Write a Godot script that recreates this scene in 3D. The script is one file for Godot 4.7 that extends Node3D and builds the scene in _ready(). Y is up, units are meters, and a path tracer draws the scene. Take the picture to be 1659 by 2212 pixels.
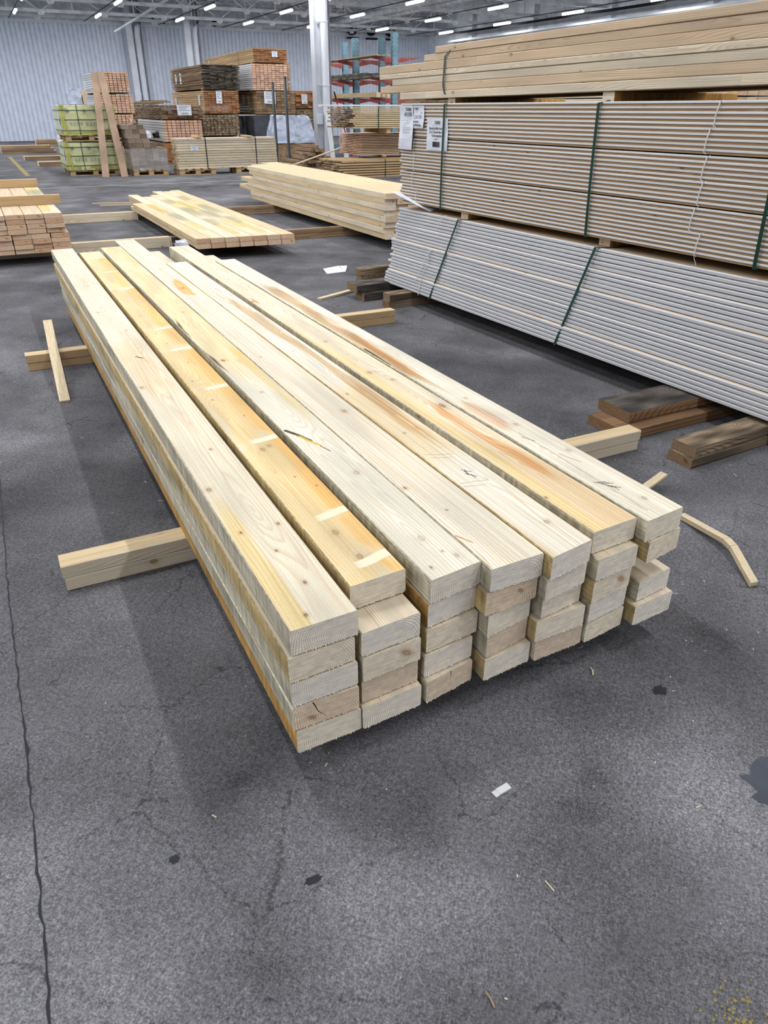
extends Node3D
# A timber warehouse. World axes: x along the bearers, -z along the near pile, y up, metres.

const LAMP_POWER := 6.0
const EXPOSURE := 1.0
const LAMP_TINT := Color(0.97, 0.985, 1.0)
const ORD := ["first", "second", "third", "fourth", "fifth", "sixth", "seventh", "eighth", "ninth", "tenth", "eleventh", "twelfth"]

var taken := {}
var rng := RandomNumberGenerator.new()
var M := {}


func _ready() -> void:
	rng.seed = 7
	var cam := Camera3D.new()
	cam.name = "camera"
	add_child(cam)
	cam.position = Vector3(0, 1.6, 0)
	cam.rotation_degrees = Vector3(-29.2, -27.0, 0)
	cam.fov = rad_to_deg(2.0 * atan(1106.0 / 1560.0))
	cam.near = 0.05
	cam.far = 200.0
	cam.current = true
	var we := WorldEnvironment.new()
	we.name = "environment"
	var env := Environment.new()
	env.background_mode = Environment.BG_COLOR
	env.background_color = Color(0.80, 0.89, 1.0)
	env.background_energy_multiplier = 2.6
	env.tonemap_mode = Environment.TONE_MAPPER_LINEAR
	env.tonemap_exposure = EXPOSURE
	env.sdfgi_enabled = true
	env.ssao_enabled = true
	env.ssil_enabled = true
	we.environment = env
	add_child(we)
	make_materials()
	build_lamps()
	build_shell()
	build_roof()
	build_columns()
	build_near_pile()
	build_right_stack()
	build_left_pile()
	build_middle_pile()
	build_back_pile()
	build_far_packs()
	build_pallets()
	build_right_packs()
	build_rack()
	build_floor_bits()


# ---------------------------------------------------------------- naming
func numbered(called: String, parent: Node = null) -> String:
	var key := called + ("" if parent == null else str(parent.get_instance_id()))
	var n: int = taken.get(key, 0)
	taken[key] = n + 1
	return called if n == 0 else "%s_%03d" % [called, n]


func tag(o: Node3D, label: String, category: String, group := "", kind := "") -> Node3D:
	if label != "":
		o.set_meta("label", label)
	if category != "":
		o.set_meta("category", category)
	if group != "":
		o.set_meta("group", group)
	if kind != "":
		o.set_meta("kind", kind)
	return o


func thing(called: String, label: String, category: String, at := Vector3.ZERO, turn := 0.0, group := "") -> Node3D:
	var o := Node3D.new()
	o.name = numbered(called)
	add_child(o, true)
	o.position = at
	o.rotation.y = turn
	tag(o, label, category, group)
	return o


func part(called: String, mesh: Mesh, mats: Array, parent: Node3D = null, at := Transform3D.IDENTITY) -> MeshInstance3D:
	var o := MeshInstance3D.new()
	o.name = numbered(called, parent)
	o.mesh = mesh
	for k in mini(mats.size(), mesh.get_surface_count()):
		o.set_surface_override_material(k, mats[k])
	for k in range(mats.size(), mesh.get_surface_count()):
		o.set_surface_override_material(k, mats[mats.size() - 1])
	o.transform = at
	o.cast_shadow = GeometryInstance3D.SHADOW_CASTING_SETTING_ON
	if parent == null:
		add_child(o, true)
	else:
		parent.add_child(o, true)
	return o


func solo(called: String, mesh: Mesh, mats: Array, label: String, category: String, at := Transform3D.IDENTITY, group := "") -> MeshInstance3D:
	var o := part(called, mesh, mats, null, at)
	tag(o, label, category, group)
	return o


func struct(called: String, mesh: Mesh, mats: Array, at := Transform3D.IDENTITY, parent: Node3D = null) -> MeshInstance3D:
	var o := part(called, mesh, mats, parent, at)
	if parent == null:
		o.set_meta("kind", "structure")
	return o


func at3(p: Vector3, ry := 0.0, rx := 0.0, rz := 0.0) -> Transform3D:
	return Transform3D(Basis.from_euler(Vector3(rx, ry, rz)), p)


# ---------------------------------------------------------------- mesh building
class MB:
	var s: Array = []
	var cur := 0
	var tint := Color(1, 1, 1)

	func _init(n := 1) -> void:
		for k in n:
			s.append({"v": PackedVector3Array(), "n": PackedVector3Array(), "u": PackedVector2Array(), "c": PackedColorArray(), "i": PackedInt32Array()})

	# corners anticlockwise as seen from outside
	func quad(a: Vector3, b: Vector3, c: Vector3, d: Vector3, ua := Vector2(0, 1), ub := Vector2(1, 1), uc := Vector2(1, 0), ud := Vector2(0, 0)) -> void:
		var q: Dictionary = s[cur]
		var n := (b - a).cross(d - a)
		if n.length_squared() < 1e-14:
			n = (c - b).cross(d - b)
		n = n.normalized()
		var k: int = q.v.size()
		q.v.append_array(PackedVector3Array([a, b, c, d]))
		q.n.append_array(PackedVector3Array([n, n, n, n]))
		q.u.append_array(PackedVector2Array([ua, ub, uc, ud]))
		q.c.append_array(PackedColorArray([tint, tint, tint, tint]))
		q.i.append_array(PackedInt32Array([k, k + 2, k + 1, k, k + 3, k + 2]))

	func smooth_quad(p: Array, n: Array, u: Array) -> void:
		var q: Dictionary = s[cur]
		var k: int = q.v.size()
		for j in 4:
			q.v.append(p[j])
			q.n.append(n[j])
			q.u.append(u[j])
			q.c.append(tint)
		q.i.append_array(PackedInt32Array([k, k + 2, k + 1, k, k + 3, k + 2]))

	func fan(p: Array, uv: Array) -> void:
		var q: Dictionary = s[cur]
		var n := Vector3.ZERO
		for j in range(1, p.size() - 1):
			n += (p[j] - p[0]).cross(p[j + 1] - p[0])
		n = n.normalized()
		var k: int = q.v.size()
		for j in p.size():
			q.v.append(p[j])
			q.n.append(n)
			q.u.append(uv[j])
			q.c.append(tint)
		for j in range(1, p.size() - 1):
			q.i.append_array(PackedInt32Array([k, k + j + 1, k + j]))

	# box from lo to hi under a transform; uv in metres times scale
	func box(lo: Vector3, hi: Vector3, t := Transform3D.IDENTITY, sc := 1.0, off := Vector2.ZERO) -> void:
		var p: Array = []
		for k in 8:
			p.append(t * Vector3(hi.x if k & 1 else lo.x, hi.y if k & 2 else lo.y, hi.z if k & 4 else lo.z))
		var d := (hi - lo) * sc
		face(p, 4, 5, 7, 6, d.x, d.y, off)
		face(p, 1, 0, 2, 3, d.x, d.y, off)
		face(p, 5, 1, 3, 7, d.z, d.y, off)
		face(p, 0, 4, 6, 2, d.z, d.y, off)
		face(p, 6, 7, 3, 2, d.x, d.z, off)
		face(p, 0, 1, 5, 4, d.x, d.z, off)

	func face(p: Array, a: int, b: int, c: int, d: int, w: float, h: float, off: Vector2) -> void:
		if w >= h:
			quad(p[a], p[b], p[c], p[d], off + Vector2(0, h), off + Vector2(w, h), off + Vector2(w, 0), off)
		else:
			quad(p[a], p[b], p[c], p[d], off, off + Vector2(0, w), off + Vector2(h, w), off + Vector2(h, 0))

	# a board along z from 0 to -L: surface 0 its long faces, surface 1 its ends
	func board(x0: float, x1: float, y0: float, y1: float, z0: float, z1: float, off := Vector2.ZERO, us := 0.33, vs := 2.5, sides := 0, ends := 1) -> void:
		var l := absf(z1 - z0) * us
		cur = sides
		for k in 4:
			var a: Vector3 = [Vector3(x0, y1, 0), Vector3(x1, y1, 0), Vector3(x1, y0, 0), Vector3(x0, y0, 0)][k]
			var b: Vector3 = [Vector3(x1, y1, 0), Vector3(x1, y0, 0), Vector3(x0, y0, 0), Vector3(x0, y1, 0)][k]
			var w := (b - a).length() * vs
			var o := off + Vector2(0.37 * k, 0.29 * k)
			a.z = z0
			b.z = z0
			var c := Vector3(b.x, b.y, z1)
			var d := Vector3(a.x, a.y, z1)
			quad(a, b, c, d, o, o + Vector2(0, w), o + Vector2(l, w), o + Vector2(l, 0))
		cur = ends
		var eo := Vector2(floorf(off.x * 4.0) * 0.25, floorf(off.y * 4.0) * 0.25)
		var e := Vector2(0.25, 0.25)
		quad(Vector3(x0, y0, z0), Vector3(x1, y0, z0), Vector3(x1, y1, z0), Vector3(x0, y1, z0), eo + Vector2(0, e.y), eo + e, eo + Vector2(e.x, 0), eo)
		quad(Vector3(x1, y0, z1), Vector3(x0, y0, z1), Vector3(x0, y1, z1), Vector3(x1, y1, z1), eo + Vector2(0, e.y), eo + e, eo + Vector2(e.x, 0), eo)

	func tube(path: Array, r: float, sides := 10, caps := true) -> void:
		var prev: Array = []
		var run := 0.0
		for k in path.size():
			var dir: Vector3 = (path[mini(k + 1, path.size() - 1)] - path[maxi(k - 1, 0)]).normalized()
			var up := Vector3.UP if absf(dir.y) < 0.9 else Vector3.RIGHT
			var a := dir.cross(up).normalized()
			var b := a.cross(dir).normalized()
			var ring: Array = []
			var norm: Array = []
			for j in sides + 1:
				var t := TAU * j / sides
				var n := a * cos(t) + b * sin(t)
				norm.append(n)
				ring.append(path[k] + n * r)
			if k > 0:
				var l: float = (path[k] - path[k - 1]).length()
				for j in sides:
					smooth_quad([prev[0][j], ring[j], ring[j + 1], prev[0][j + 1]], [prev[1][j], norm[j], norm[j + 1], prev[1][j + 1]], [Vector2(run, j * 0.1), Vector2(run + l, j * 0.1), Vector2(run + l, j * 0.1 + 0.1), Vector2(run, j * 0.1 + 0.1)])
				run += l
			prev = [ring, norm]
			if caps and (k == 0 or k == path.size() - 1):
				var cap: Array = []
				var uv: Array = []
				for j in sides:
					var jj := j if k == 0 else sides - 1 - j
					cap.append(ring[jj])
					uv.append(Vector2(cos(TAU * jj / sides), sin(TAU * jj / sides)) * 0.5 + Vector2(0.5, 0.5))
				fan(cap, uv)

	# a flat band of given width and thickness along a path; side = direction across the band
	func band(path: Array, side: Vector3, w: float, th: float) -> void:
		for k in path.size() - 1:
			var a: Vector3 = path[k]
			var b: Vector3 = path[k + 1]
			var out := (b - a).cross(side).normalized() * th
			var h := side * w * 0.5
			var p: Array = [a - h, a + h, b + h, b - h]
			var q: Array = []
			for j in 4:
				q.append(p[j] + out)
			quad(q[0], q[1], q[2], q[3])
			quad(p[3], p[2], p[1], p[0])
			for j in 4:
				var j2 := (j + 1) % 4
				quad(p[j], p[j2], q[j2], q[j])

	# an outline (x, y), anticlockwise, swept along z from z0 to z1; outline k belongs to surface surf[k]
	func sweep(o: Array, z0: float, z1: float, surf: Array, cap_surf: int, us := 0.33, vs := 2.5, off := Vector2.ZERO) -> void:
		var n := o.size()
		for k in n:
			var a: Vector2 = o[k]
			var b: Vector2 = o[(k + 1) % n]
			cur = surf[k % surf.size()]
			var w := a.distance_to(b) * vs
			var l := absf(z1 - z0) * us
			var of := off + Vector2(0.31 * k, 0.23 * k)
			quad(Vector3(a.x, a.y, z1), Vector3(a.x, a.y, z0), Vector3(b.x, b.y, z0), Vector3(b.x, b.y, z1), of + Vector2(l, 0), of, of + Vector2(0, w), of + Vector2(l, w))
		cur = cap_surf
		var f: Array = []
		var g: Array = []
		var uf: Array = []
		var ug: Array = []
		for k in n:
			f.append(Vector3(o[k].x, o[k].y, z0))
			uf.append(o[k] * 2.0 + off)
			g.append(Vector3(o[n - 1 - k].x, o[n - 1 - k].y, z1))
			ug.append(o[n - 1 - k] * 2.0 + off)
		fan(f, uf)
		fan(g, ug)

	func done() -> ArrayMesh:
		var m := ArrayMesh.new()
		for q in s:
			if q.v.size() == 0:
				continue
			var a: Array = []
			a.resize(Mesh.ARRAY_MAX)
			a[Mesh.ARRAY_VERTEX] = q.v
			a[Mesh.ARRAY_NORMAL] = q.n
			a[Mesh.ARRAY_TEX_UV] = q.u
			a[Mesh.ARRAY_TEX_UV2] = q.u
			a[Mesh.ARRAY_COLOR] = q.c
			a[Mesh.ARRAY_INDEX] = q.i
			m.add_surface_from_arrays(Mesh.PRIMITIVE_TRIANGLES, a)
		return m


# a bevelled box centred on x and z, standing on y = 0
func bevel_box(w: float, h: float, d: float, b := 0.004, sc := 1.0) -> ArrayMesh:
	var m := MB.new(1)
	var o: Array = [Vector2(w / 2 - b, 0), Vector2(w / 2, b), Vector2(w / 2, h - b), Vector2(w / 2 - b, h), Vector2(-w / 2 + b, h), Vector2(-w / 2, h - b), Vector2(-w / 2, b), Vector2(-w / 2 + b, 0)]
	m.sweep(o, d / 2, -d / 2, [0], 0, sc, sc)
	return m.done()


# A sawn timber from z = 0 (near end) to z = -L, x in -w/2..w/2, y in 0..h. Surfaces: 0 top, 1 other long faces, 2 near end, 3 far end.
func timber_mesh(w: float, h: float, L: float, sd: int, segs := 6, skew := 0.0, wave := 0.002, tear := true) -> ArrayMesh:
	var r := RandomNumberGenerator.new()
	r.seed = sd
	var m := MB.new(4)
	var b := 0.0035
	var hw := w / 2
	var o: Array = [Vector2(hw, h - b), Vector2(hw - b, h), Vector2(-hw + b, h), Vector2(-hw, h - b), Vector2(-hw, b), Vector2(-hw + b, 0), Vector2(hw - b, 0), Vector2(hw, b)]
	var uo := Vector2(r.randf(), r.randf())
	var rings: Array = []
	var zs: Array = []
	var ph := r.randf() * TAU
	for k in segs + 1:
		var t := float(k) / segs
		var ring: Array = []
		var dx := sin(t * 5.0 + ph) * wave
		for q in o:
			ring.append(Vector3(q.x + dx + r.randf_range(-1, 1) * wave * 0.3, q.y, -t * L + skew * (1.0 - t) * q.x))
		rings.append(ring)
		zs.append(t)
	for k in segs:
		for j in 8:
			var j2 := (j + 1) % 8
			var p0: Vector3 = rings[k][j]
			var p1: Vector3 = rings[k][j2]
			var p2: Vector3 = rings[k + 1][j2]
			var p3: Vector3 = rings[k + 1][j]
			if j == 1:
				m.cur = 0
				m.quad(p0, p3, p2, p1, Vector2(zs[k], 1), Vector2(zs[k + 1], 1), Vector2(zs[k + 1], 0), Vector2(zs[k], 0))
			else:
				m.cur = 1
				var vv: float = uo.y + j * 0.22
				var wv: float = (p1 - p0).length() * 2.5
				var u0: float = uo.x + j * 0.13 + zs[k] * L / 3.0
				var u1: float = uo.x + j * 0.13 + zs[k + 1] * L / 3.0
				m.quad(p0, p3, p2, p1, Vector2(u0, vv), Vector2(u1, vv), Vector2(u1, vv + wv), Vector2(u0, vv + wv))
	var f: Array = []
	var uf: Array = []
	var g: Array = []
	var ug: Array = []
	for j in 8:
		f.append(rings[0][7 - j])
		uf.append(Vector2(o[7 - j].x / w + 0.5, 1.0 - o[7 - j].y / h))
		g.append(rings[segs][j])
		ug.append(Vector2(0.5 - o[j].x / w, 1.0 - o[j].y / h))
	f.reverse()
	uf.reverse()
	g.reverse()
	ug.reverse()
	m.cur = 2
	m.fan(f, uf)
	if tear:
		# torn fibres left by the saw under the end
		m.cur = 2
		for k in 46:
			if r.randf() < 0.35:
				continue
			var x := -hw + 0.004 + (w - 0.008) * k / 45.0
			var ln := r.randf_range(0.001, 0.004)
			var zz := skew * x
			var tip := Vector3(x + r.randf_range(-0.002, 0.002), -ln, zz + r.randf_range(-0.002, 0.003))
			m.fan([Vector3(x - 0.0022, 0.0015, zz + 0.0004), tip, Vector3(x + 0.0022, 0.0015, zz + 0.0004)], [Vector2(x / w + 0.49, 0.99), Vector2(x / w + 0.5, 1.0), Vector2(x / w + 0.51, 0.99)])
	m.cur = 3
	m.fan(g, ug)
	return m.done()


# ---------------------------------------------------------------- textures
func noise_bytes(w: int, h: int, gw: int, gh: int, sd: int, freq := 0.5, oct := 1) -> PackedByteArray:
	# smooth noise drawn on a gw x gh grid and stretched to w x h
	var n := FastNoiseLite.new()
	n.seed = sd
	n.noise_type = FastNoiseLite.TYPE_VALUE_CUBIC
	n.frequency = freq
	n.fractal_octaves = oct
	n.fractal_type = FastNoiseLite.FRACTAL_FBM if oct > 1 else FastNoiseLite.FRACTAL_NONE
	var im := n.get_image(gw, gh, false, false, true)
	im.convert(Image.FORMAT_L8)
	if gw != w or gh != h:
		im.resize(w, h, Image.INTERPOLATE_CUBIC)
	return im.get_data()


func tile_bytes(w: int, gw: int, sd: int, freq: float, oct: int) -> PackedByteArray:
	# like noise_bytes, but the square repeats without a seam
	var n := FastNoiseLite.new()
	n.seed = sd
	n.noise_type = FastNoiseLite.TYPE_VALUE_CUBIC
	n.frequency = freq
	n.fractal_octaves = oct
	n.fractal_type = FastNoiseLite.FRACTAL_FBM if oct > 1 else FastNoiseLite.FRACTAL_NONE
	var im := n.get_seamless_image(gw, gw, false, false, 0.12, true)
	im.convert(Image.FORMAT_L8)
	if gw != w:
		im.resize(w, w, Image.INTERPOLATE_CUBIC)
	return im.get_data()


func tex(im: Image) -> ImageTexture:
	im.generate_mipmaps()
	return ImageTexture.create_from_image(im)


# Flat-sawn wood, u along the board, v across it. L, W: real size in metres.
# o: a early wood, b late wood, pith v0, depth, rings per metre, knots [[u m, v 0..1, r m, darkness]], stains [[u0, u1, v0, v1, colour, strength, softness m]], bands, marks [[u, v, u2, v2, width m, colour]]
func wood(w: int, h: int, L: float, W: float, sd: int, o: Dictionary) -> Image:
	var a: Color = o.a * 0.93
	var b: Color = o.b * 0.93
	var v0: float = o.get("v0", 0.5)
	var dep: float = o.get("depth", 0.05)
	var rings: float = o.get("rings", 160.0)
	var streak: float = o.get("streak", 0.10)
	var blotch: float = o.get("blotch", 0.08)
	var contrast: float = o.get("contrast", 0.5)
	var saw: float = o.get("saw", 0.0)
	var n1 := noise_bytes(w, h, maxi(w / 100, 8), maxi(h / 40, 4), sd)
	var n2 := noise_bytes(w, h, maxi(w / 90, 8), h, sd + 1)
	var n3 := noise_bytes(w, h, w, h, sd + 2, 0.9)
	var n4 := noise_bytes(w, h, maxi(w / 36, 8), maxi(h / 22, 6), sd + 3, 0.35, 3)
	var n5 := noise_bytes(w, h, w / 2, maxi(h / 48, 2), sd + 4)
	var stains: Array = o.get("stains", [])
	var out := PackedByteArray()
	out.resize(w * h * 3)
	var k := 0
	for y in h:
		var dv := (float(y) / h - v0) * W
		for x in w:
			var i := y * w + x
			var d := dep + (n1[i] - 128) * 0.0006
			var r := sqrt(dv * dv + d * d) * rings + n4[i] * 0.006
			var f := r - floorf(r)
			var late := clampf((f - 0.45) * 2.2, 0.0, 1.0)
			if f > 0.93:
				late *= (1.0 - f) * 14.0
			late = clampf(late * contrast * (0.4 + n4[i] * 0.005) + (n2[i] - 128) * 0.0078 * streak * 2.0, -0.25, 1.0)
			var g := 1.0 + (n3[i] - 128) * 0.0004 + (n4[i] - 128) * 0.0078 * blotch + (n5[i] - 128) * 0.0078 * saw
			out[k] = clampi(int((a.r + (b.r - a.r) * late) * g * 255.0), 0, 255)
			out[k + 1] = clampi(int((a.g + (b.g - a.g) * late) * g * 255.0), 0, 255)
			out[k + 2] = clampi(int((a.b + (b.b - a.b) * late) * g * 255.0), 0, 255)
			k += 3
	var pu := w / L
	var pv := h / W
	for s in stains:
		var c: Color = s[4]
		var x0 := maxi(int((s[0] - s[6]) * pu), 0)
		var x1 := mini(int((s[1] + s[6]) * pu), w - 1)
		var sv: float = s[7] if s.size() > 7 else 0.25
		var y0 := maxi(int((s[2] - sv) * h), 0)
		var y1 := mini(int((s[3] + sv) * h), h - 1)
		for y in range(y0, y1 + 1):
			for x in range(x0, x1 + 1):
				var i := y * w + x
				var um: float = x / pu + (n4[i] - 128) * 0.0005
				var vm: float = float(y) / h + (n1[i] - 128) * 0.0012 + (n4[i] - 128) * 0.0006
				var du: float = maxf(maxf(s[0] - um, um - s[1]), 0.0) / s[6]
				var dw: float = maxf(maxf(s[2] - vm, vm - s[3]), 0.0) / sv
				var t: float = clampf(1.0 - du - dw, 0.0, 1.0)
				t = t * t * (3.0 - 2.0 * t) * s[5] * (0.72 + n2[i] * 0.0022)
				t = clampf(t, 0.0, 1.0)
				if t <= 0.0:
					continue
				var j := i * 3
				out[j] = int(lerpf(out[j], out[j] * c.r, t))
				out[j + 1] = int(lerpf(out[j + 1], out[j + 1] * c.g, t))
				out[j + 2] = int(lerpf(out[j + 2], out[j + 2] * c.b, t))
	for kn in o.get("knots", []):
		if kn[2] > 0.0085:
			kn[2] = 0.0085 + (kn[2] - 0.0085) * 0.4
		var ru: float = kn[2] * (kn[4] if kn.size() > 4 else 1.5)
		var rv: float = kn[2]
		var ext := 3.2
		for y in range(maxi(int(kn[1] * h - rv * pv * ext), 0), mini(int(kn[1] * h + rv * pv * ext) + 1, h)):
			for x in range(maxi(int((kn[0] - ru * ext) * pu), 0), mini(int((kn[0] + ru * ext) * pu) + 1, w)):
				var i := y * w + x
				var q := Vector2((x / pu - kn[0]) / ru, (float(y) / h - kn[1]) * W / rv)
				var dd := q.length() + (n4[i] - 128) * 0.002
				var t := 0.0
				if dd < 1.0:
					t = kn[3] * (0.62 + 0.3 * sin(dd * 16.0) + (0.5 if dd > 0.84 else 0.0))
				else:
					t = kn[3] * 0.26 * clampf((3.0 - dd) / 2.0, 0.0, 1.0) * (0.75 + 0.45 * sin(dd * 9.0))
				t = clampf(t, 0.0, 1.0)
				var j := i * 3
				out[j] = int(out[j] * (1.0 - t * 0.48))
				out[j + 1] = int(out[j + 1] * (1.0 - t * 0.62))
				out[j + 2] = int(out[j + 2] * (1.0 - t * 0.74))
	for mk in o.get("marks", []):
		var p0 := Vector2(mk[0] * pu, mk[1] * h)
		var p1 := Vector2(mk[2] * pu, mk[3] * h)
		var c: Color = mk[5]
		var steps := int(maxf(p0.distance_to(p1), 1.0)) + 1
		var hw: float = mk[4] * 0.5
		for st in steps:
			var p := p0.lerp(p1, float(st) / steps)
			var wob := (n4[clampi(int(p.y), 0, h - 1) * w + clampi(int(p.x), 0, w - 1)] - 128) * 0.00006
			for dy in range(-int(hw * pv + 1), int(hw * pv + 1) + 1):
				for dx in range(-int(hw * pu), int(hw * pu) + 1):
					var xx := clampi(int(p.x + dx + wob * pu), 0, w - 1)
					var yy := clampi(int(p.y + dy + wob * pv), 0, h - 1)
					var j := (yy * w + xx) * 3
					var al := c.a * (0.55 + n3[yy * w + xx] * 0.0035) * clampf(1.2 - absf(dy) / (hw * pv + 1.0), 0.2, 1.0)
					al = clampf(al, 0.0, 1.0)
					out[j] = int(lerpf(out[j], c.r * 255.0, al))
					out[j + 1] = int(lerpf(out[j + 1], c.g * 255.0, al))
					out[j + 2] = int(lerpf(out[j + 2], c.b * 255.0, al))
	return Image.create_from_data(w, h, false, Image.FORMAT_RGB8, out)


# End grain of a sawn timber: rings about a pith at (cx, cy) in metres, torn by the saw.
func end_grain(w: int, h: int, W: float, H: float, cx: float, cy: float, rings: float, sd: int, a: Color, b: Color, knot := Vector3.ZERO, crack := Vector4.ZERO) -> Image:
	var n1 := noise_bytes(w, h, maxi(w / 24, 4), maxi(h / 24, 3), sd)
	var n3 := noise_bytes(w, h, w, h, sd + 2, 0.8)
	var n4 := noise_bytes(w, h, w / 8, h / 8, sd + 3, 0.35, 3)
	var n5 := noise_bytes(w, h, maxi(w / 30, 4), h / 2, sd + 5)
	var out := PackedByteArray()
	out.resize(w * h * 3)
	var k := 0
	for y in h:
		for x in w:
			var i := y * w + x
			var p := Vector2(float(x) / w * W - cx, (float(y) / h * H - cy) * 1.08)
			var rr := p.length()
			var r := rr * rings * (1.0 - rr * 1.3) + (n1[i] - 128) * 0.006
			var f := r - floorf(r)
			var late := clampf((f - 0.4) * 1.9, 0.0, 1.0)
			if f > 0.9:
				late *= (1.0 - f) * 10.0
			late *= 0.62 + n4[i] * 0.0032
			var g := 1.0 + (n3[i] - 128) * 0.0009 + (n4[i] - 128) * 0.0006 + (n5[i] - 128) * 0.0005
			var col := a.lerp(b, clampf(late, 0.0, 1.0))
			if knot.z > 0.0:
				var q := Vector2(float(x) / w * W - knot.x, float(y) / h * H - knot.y)
				var ax := Vector2(q.x * 0.8 + q.y * 0.6, q.y * 0.8 - q.x * 0.6)
				var dd := Vector2(ax.x / 1.9, ax.y).length() / knot.z
				if dd < 1.0:
					col = col.lerp(Color(0.50, 0.36, 0.24), 0.55 + 0.25 * sin(dd * 18.0))
				elif dd < 2.0:
					col = col.lerp(Color(0.74, 0.60, 0.46), (2.0 - dd) * 0.5)
			if crack.w > 0.0:
				# a drying check from (crack.x, crack.y) running in direction crack.z
				var q := Vector2(float(x) / w * W - crack.x, float(y) / h * H - crack.y).rotated(-crack.z)
				if q.x > 0.0 and q.x < crack.w and absf(q.y + (n1[i] - 128) * 0.00004 + sin(q.x * 90.0) * 0.0014) < 0.0012 * (1.3 - q.x / crack.w):
					col = Color(0.2, 0.15, 0.11)
			out[k] = clampi(int(col.r * g * 255.0), 0, 255)
			out[k + 1] = clampi(int(col.g * g * 255.0), 0, 255)
			out[k + 2] = clampi(int(col.b * g * 255.0), 0, 255)
			k += 3
	return Image.create_from_data(w, h, false, Image.FORMAT_RGB8, out)


# A sheet of 4 x 4 small end-grain faces for thin boards.
func end_sheet(sd: int, a: Color, b: Color) -> Image:
	var im := Image.create(256, 256, false, Image.FORMAT_RGB8)
	var r := RandomNumberGenerator.new()
	r.seed = sd
	for k in 16:
		var e := end_grain(64, 64, 0.12, 0.06, r.randf_range(-0.02, 0.14), r.randf_range(-0.06, 0.12), 220.0, sd + k * 11, a, b)
		im.blit_rect(e, Rect2i(0, 0, 64, 64), Vector2i((k % 4) * 64, (k / 4) * 64))
	return im


func floor_coarse(n: int) -> Image:
	# dark concrete with worn patches, dust with painted-in light, hair cracks and spots; the tile is 5 m wide
	var big := tile_bytes(n, 64, 301, 0.06, 4)
	var mid := tile_bytes(n, n / 4, 302, 0.04, 4)
	var fine := tile_bytes(n, n, 303, 0.55, 2)
	var dust_and_light := tile_bytes(n, n / 2, 304, 0.008, 5)
	var ce := FastNoiseLite.new()
	ce.noise_type = FastNoiseLite.TYPE_CELLULAR
	ce.cellular_return_type = FastNoiseLite.RETURN_DISTANCE2_SUB
	ce.frequency = 0.006
	ce.seed = 5
	ce.domain_warp_enabled = true
	ce.domain_warp_amplitude = 26.0
	ce.domain_warp_frequency = 0.02
	ce.fractal_type = FastNoiseLite.FRACTAL_NONE
	var ci := ce.get_seamless_image(n, n, false, false, 0.12, true)
	ci.convert(Image.FORMAT_L8)
	var cr := ci.get_data()
	var out := PackedByteArray()
	out.resize(n * n * 3)
	var k := 0
	for i in n * n:
		var g := 130.0 + (big[i] - 128) * 0.14 + (mid[i] - 128) * 0.15 + (fine[i] - 128) * 0.13
		# dust patches, made denser before the near pile to paint in stronger light there
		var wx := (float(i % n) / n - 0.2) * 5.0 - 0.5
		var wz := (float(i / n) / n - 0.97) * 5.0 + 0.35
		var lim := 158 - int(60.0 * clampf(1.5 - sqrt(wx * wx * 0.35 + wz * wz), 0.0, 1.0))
		if dust_and_light[i] > lim:
			g += (dust_and_light[i] - lim) * 0.22 * (0.5 + fine[i] * 0.006)
		if mid[i] < 66:
			g -= (66 - mid[i]) * 0.3
		if cr[i] < 3 and big[i] + mid[i] > 236:
			g -= (3 - cr[i]) * 11.0
		if fine[i] > 222:
			g += 46.0
		elif fine[i] < 36:
			g -= 14.0
		out[k] = clampi(int(g * 0.995), 0, 255)
		out[k + 1] = clampi(int(g * 0.98), 0, 255)
		out[k + 2] = clampi(int(g * 1.005), 0, 255)
		k += 3
	return Image.create_from_data(n, n, false, Image.FORMAT_RGB8, out)


func floor_fine(n: int) -> Image:
	# sand grains and pits, the tile is 1.3 m wide
	var a := tile_bytes(n, n, 311, 0.45, 3)
	var b := tile_bytes(n, n, 312, 0.16, 2)
	var c := tile_bytes(n, n, 313, 0.3, 1)
	var out := PackedByteArray()
	out.resize(n * n * 3)
	var k := 0
	for i in n * n:
		var g := 196.0 + (a[i] - 128) * 0.5 + (b[i] - 128) * 0.2
		if c[i] > 214:
			g += 60.0
		elif c[i] < 20:
			g -= 50.0
		var q := clampi(int(g), 0, 255)
		out[k] = q
		out[k + 1] = q
		out[k + 2] = q
		k += 3
	return Image.create_from_data(n, n, false, Image.FORMAT_RGB8, out)


func mottled(n: int, sd: int, amount: float) -> Image:
	var a := noise_bytes(n, n, n / 2, n / 2, sd, 0.03, 4)
	var b := noise_bytes(n, n, n, n, sd + 1, 0.6, 1)
	var out := PackedByteArray()
	out.resize(n * n * 3)
	for i in n * n:
		var q := clampi(int(225.0 + (a[i] - 128) * amount + (b[i] - 128) * amount * 0.25), 0, 255)
		out[i * 3] = q
		out[i * 3 + 1] = q
		out[i * 3 + 2] = q
	return Image.create_from_data(n, n, false, Image.FORMAT_RGB8, out)


func mat(t: Texture2D, c := Color(1, 1, 1), rough := 0.8, metal := 0.0) -> StandardMaterial3D:
	var m := StandardMaterial3D.new()
	m.albedo_color = c
	m.albedo_texture = t
	m.roughness = rough
	m.metallic = metal
	m.metallic_specular = 0.3
	m.vertex_color_use_as_albedo = true
	m.texture_repeat = true
	return m


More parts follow.
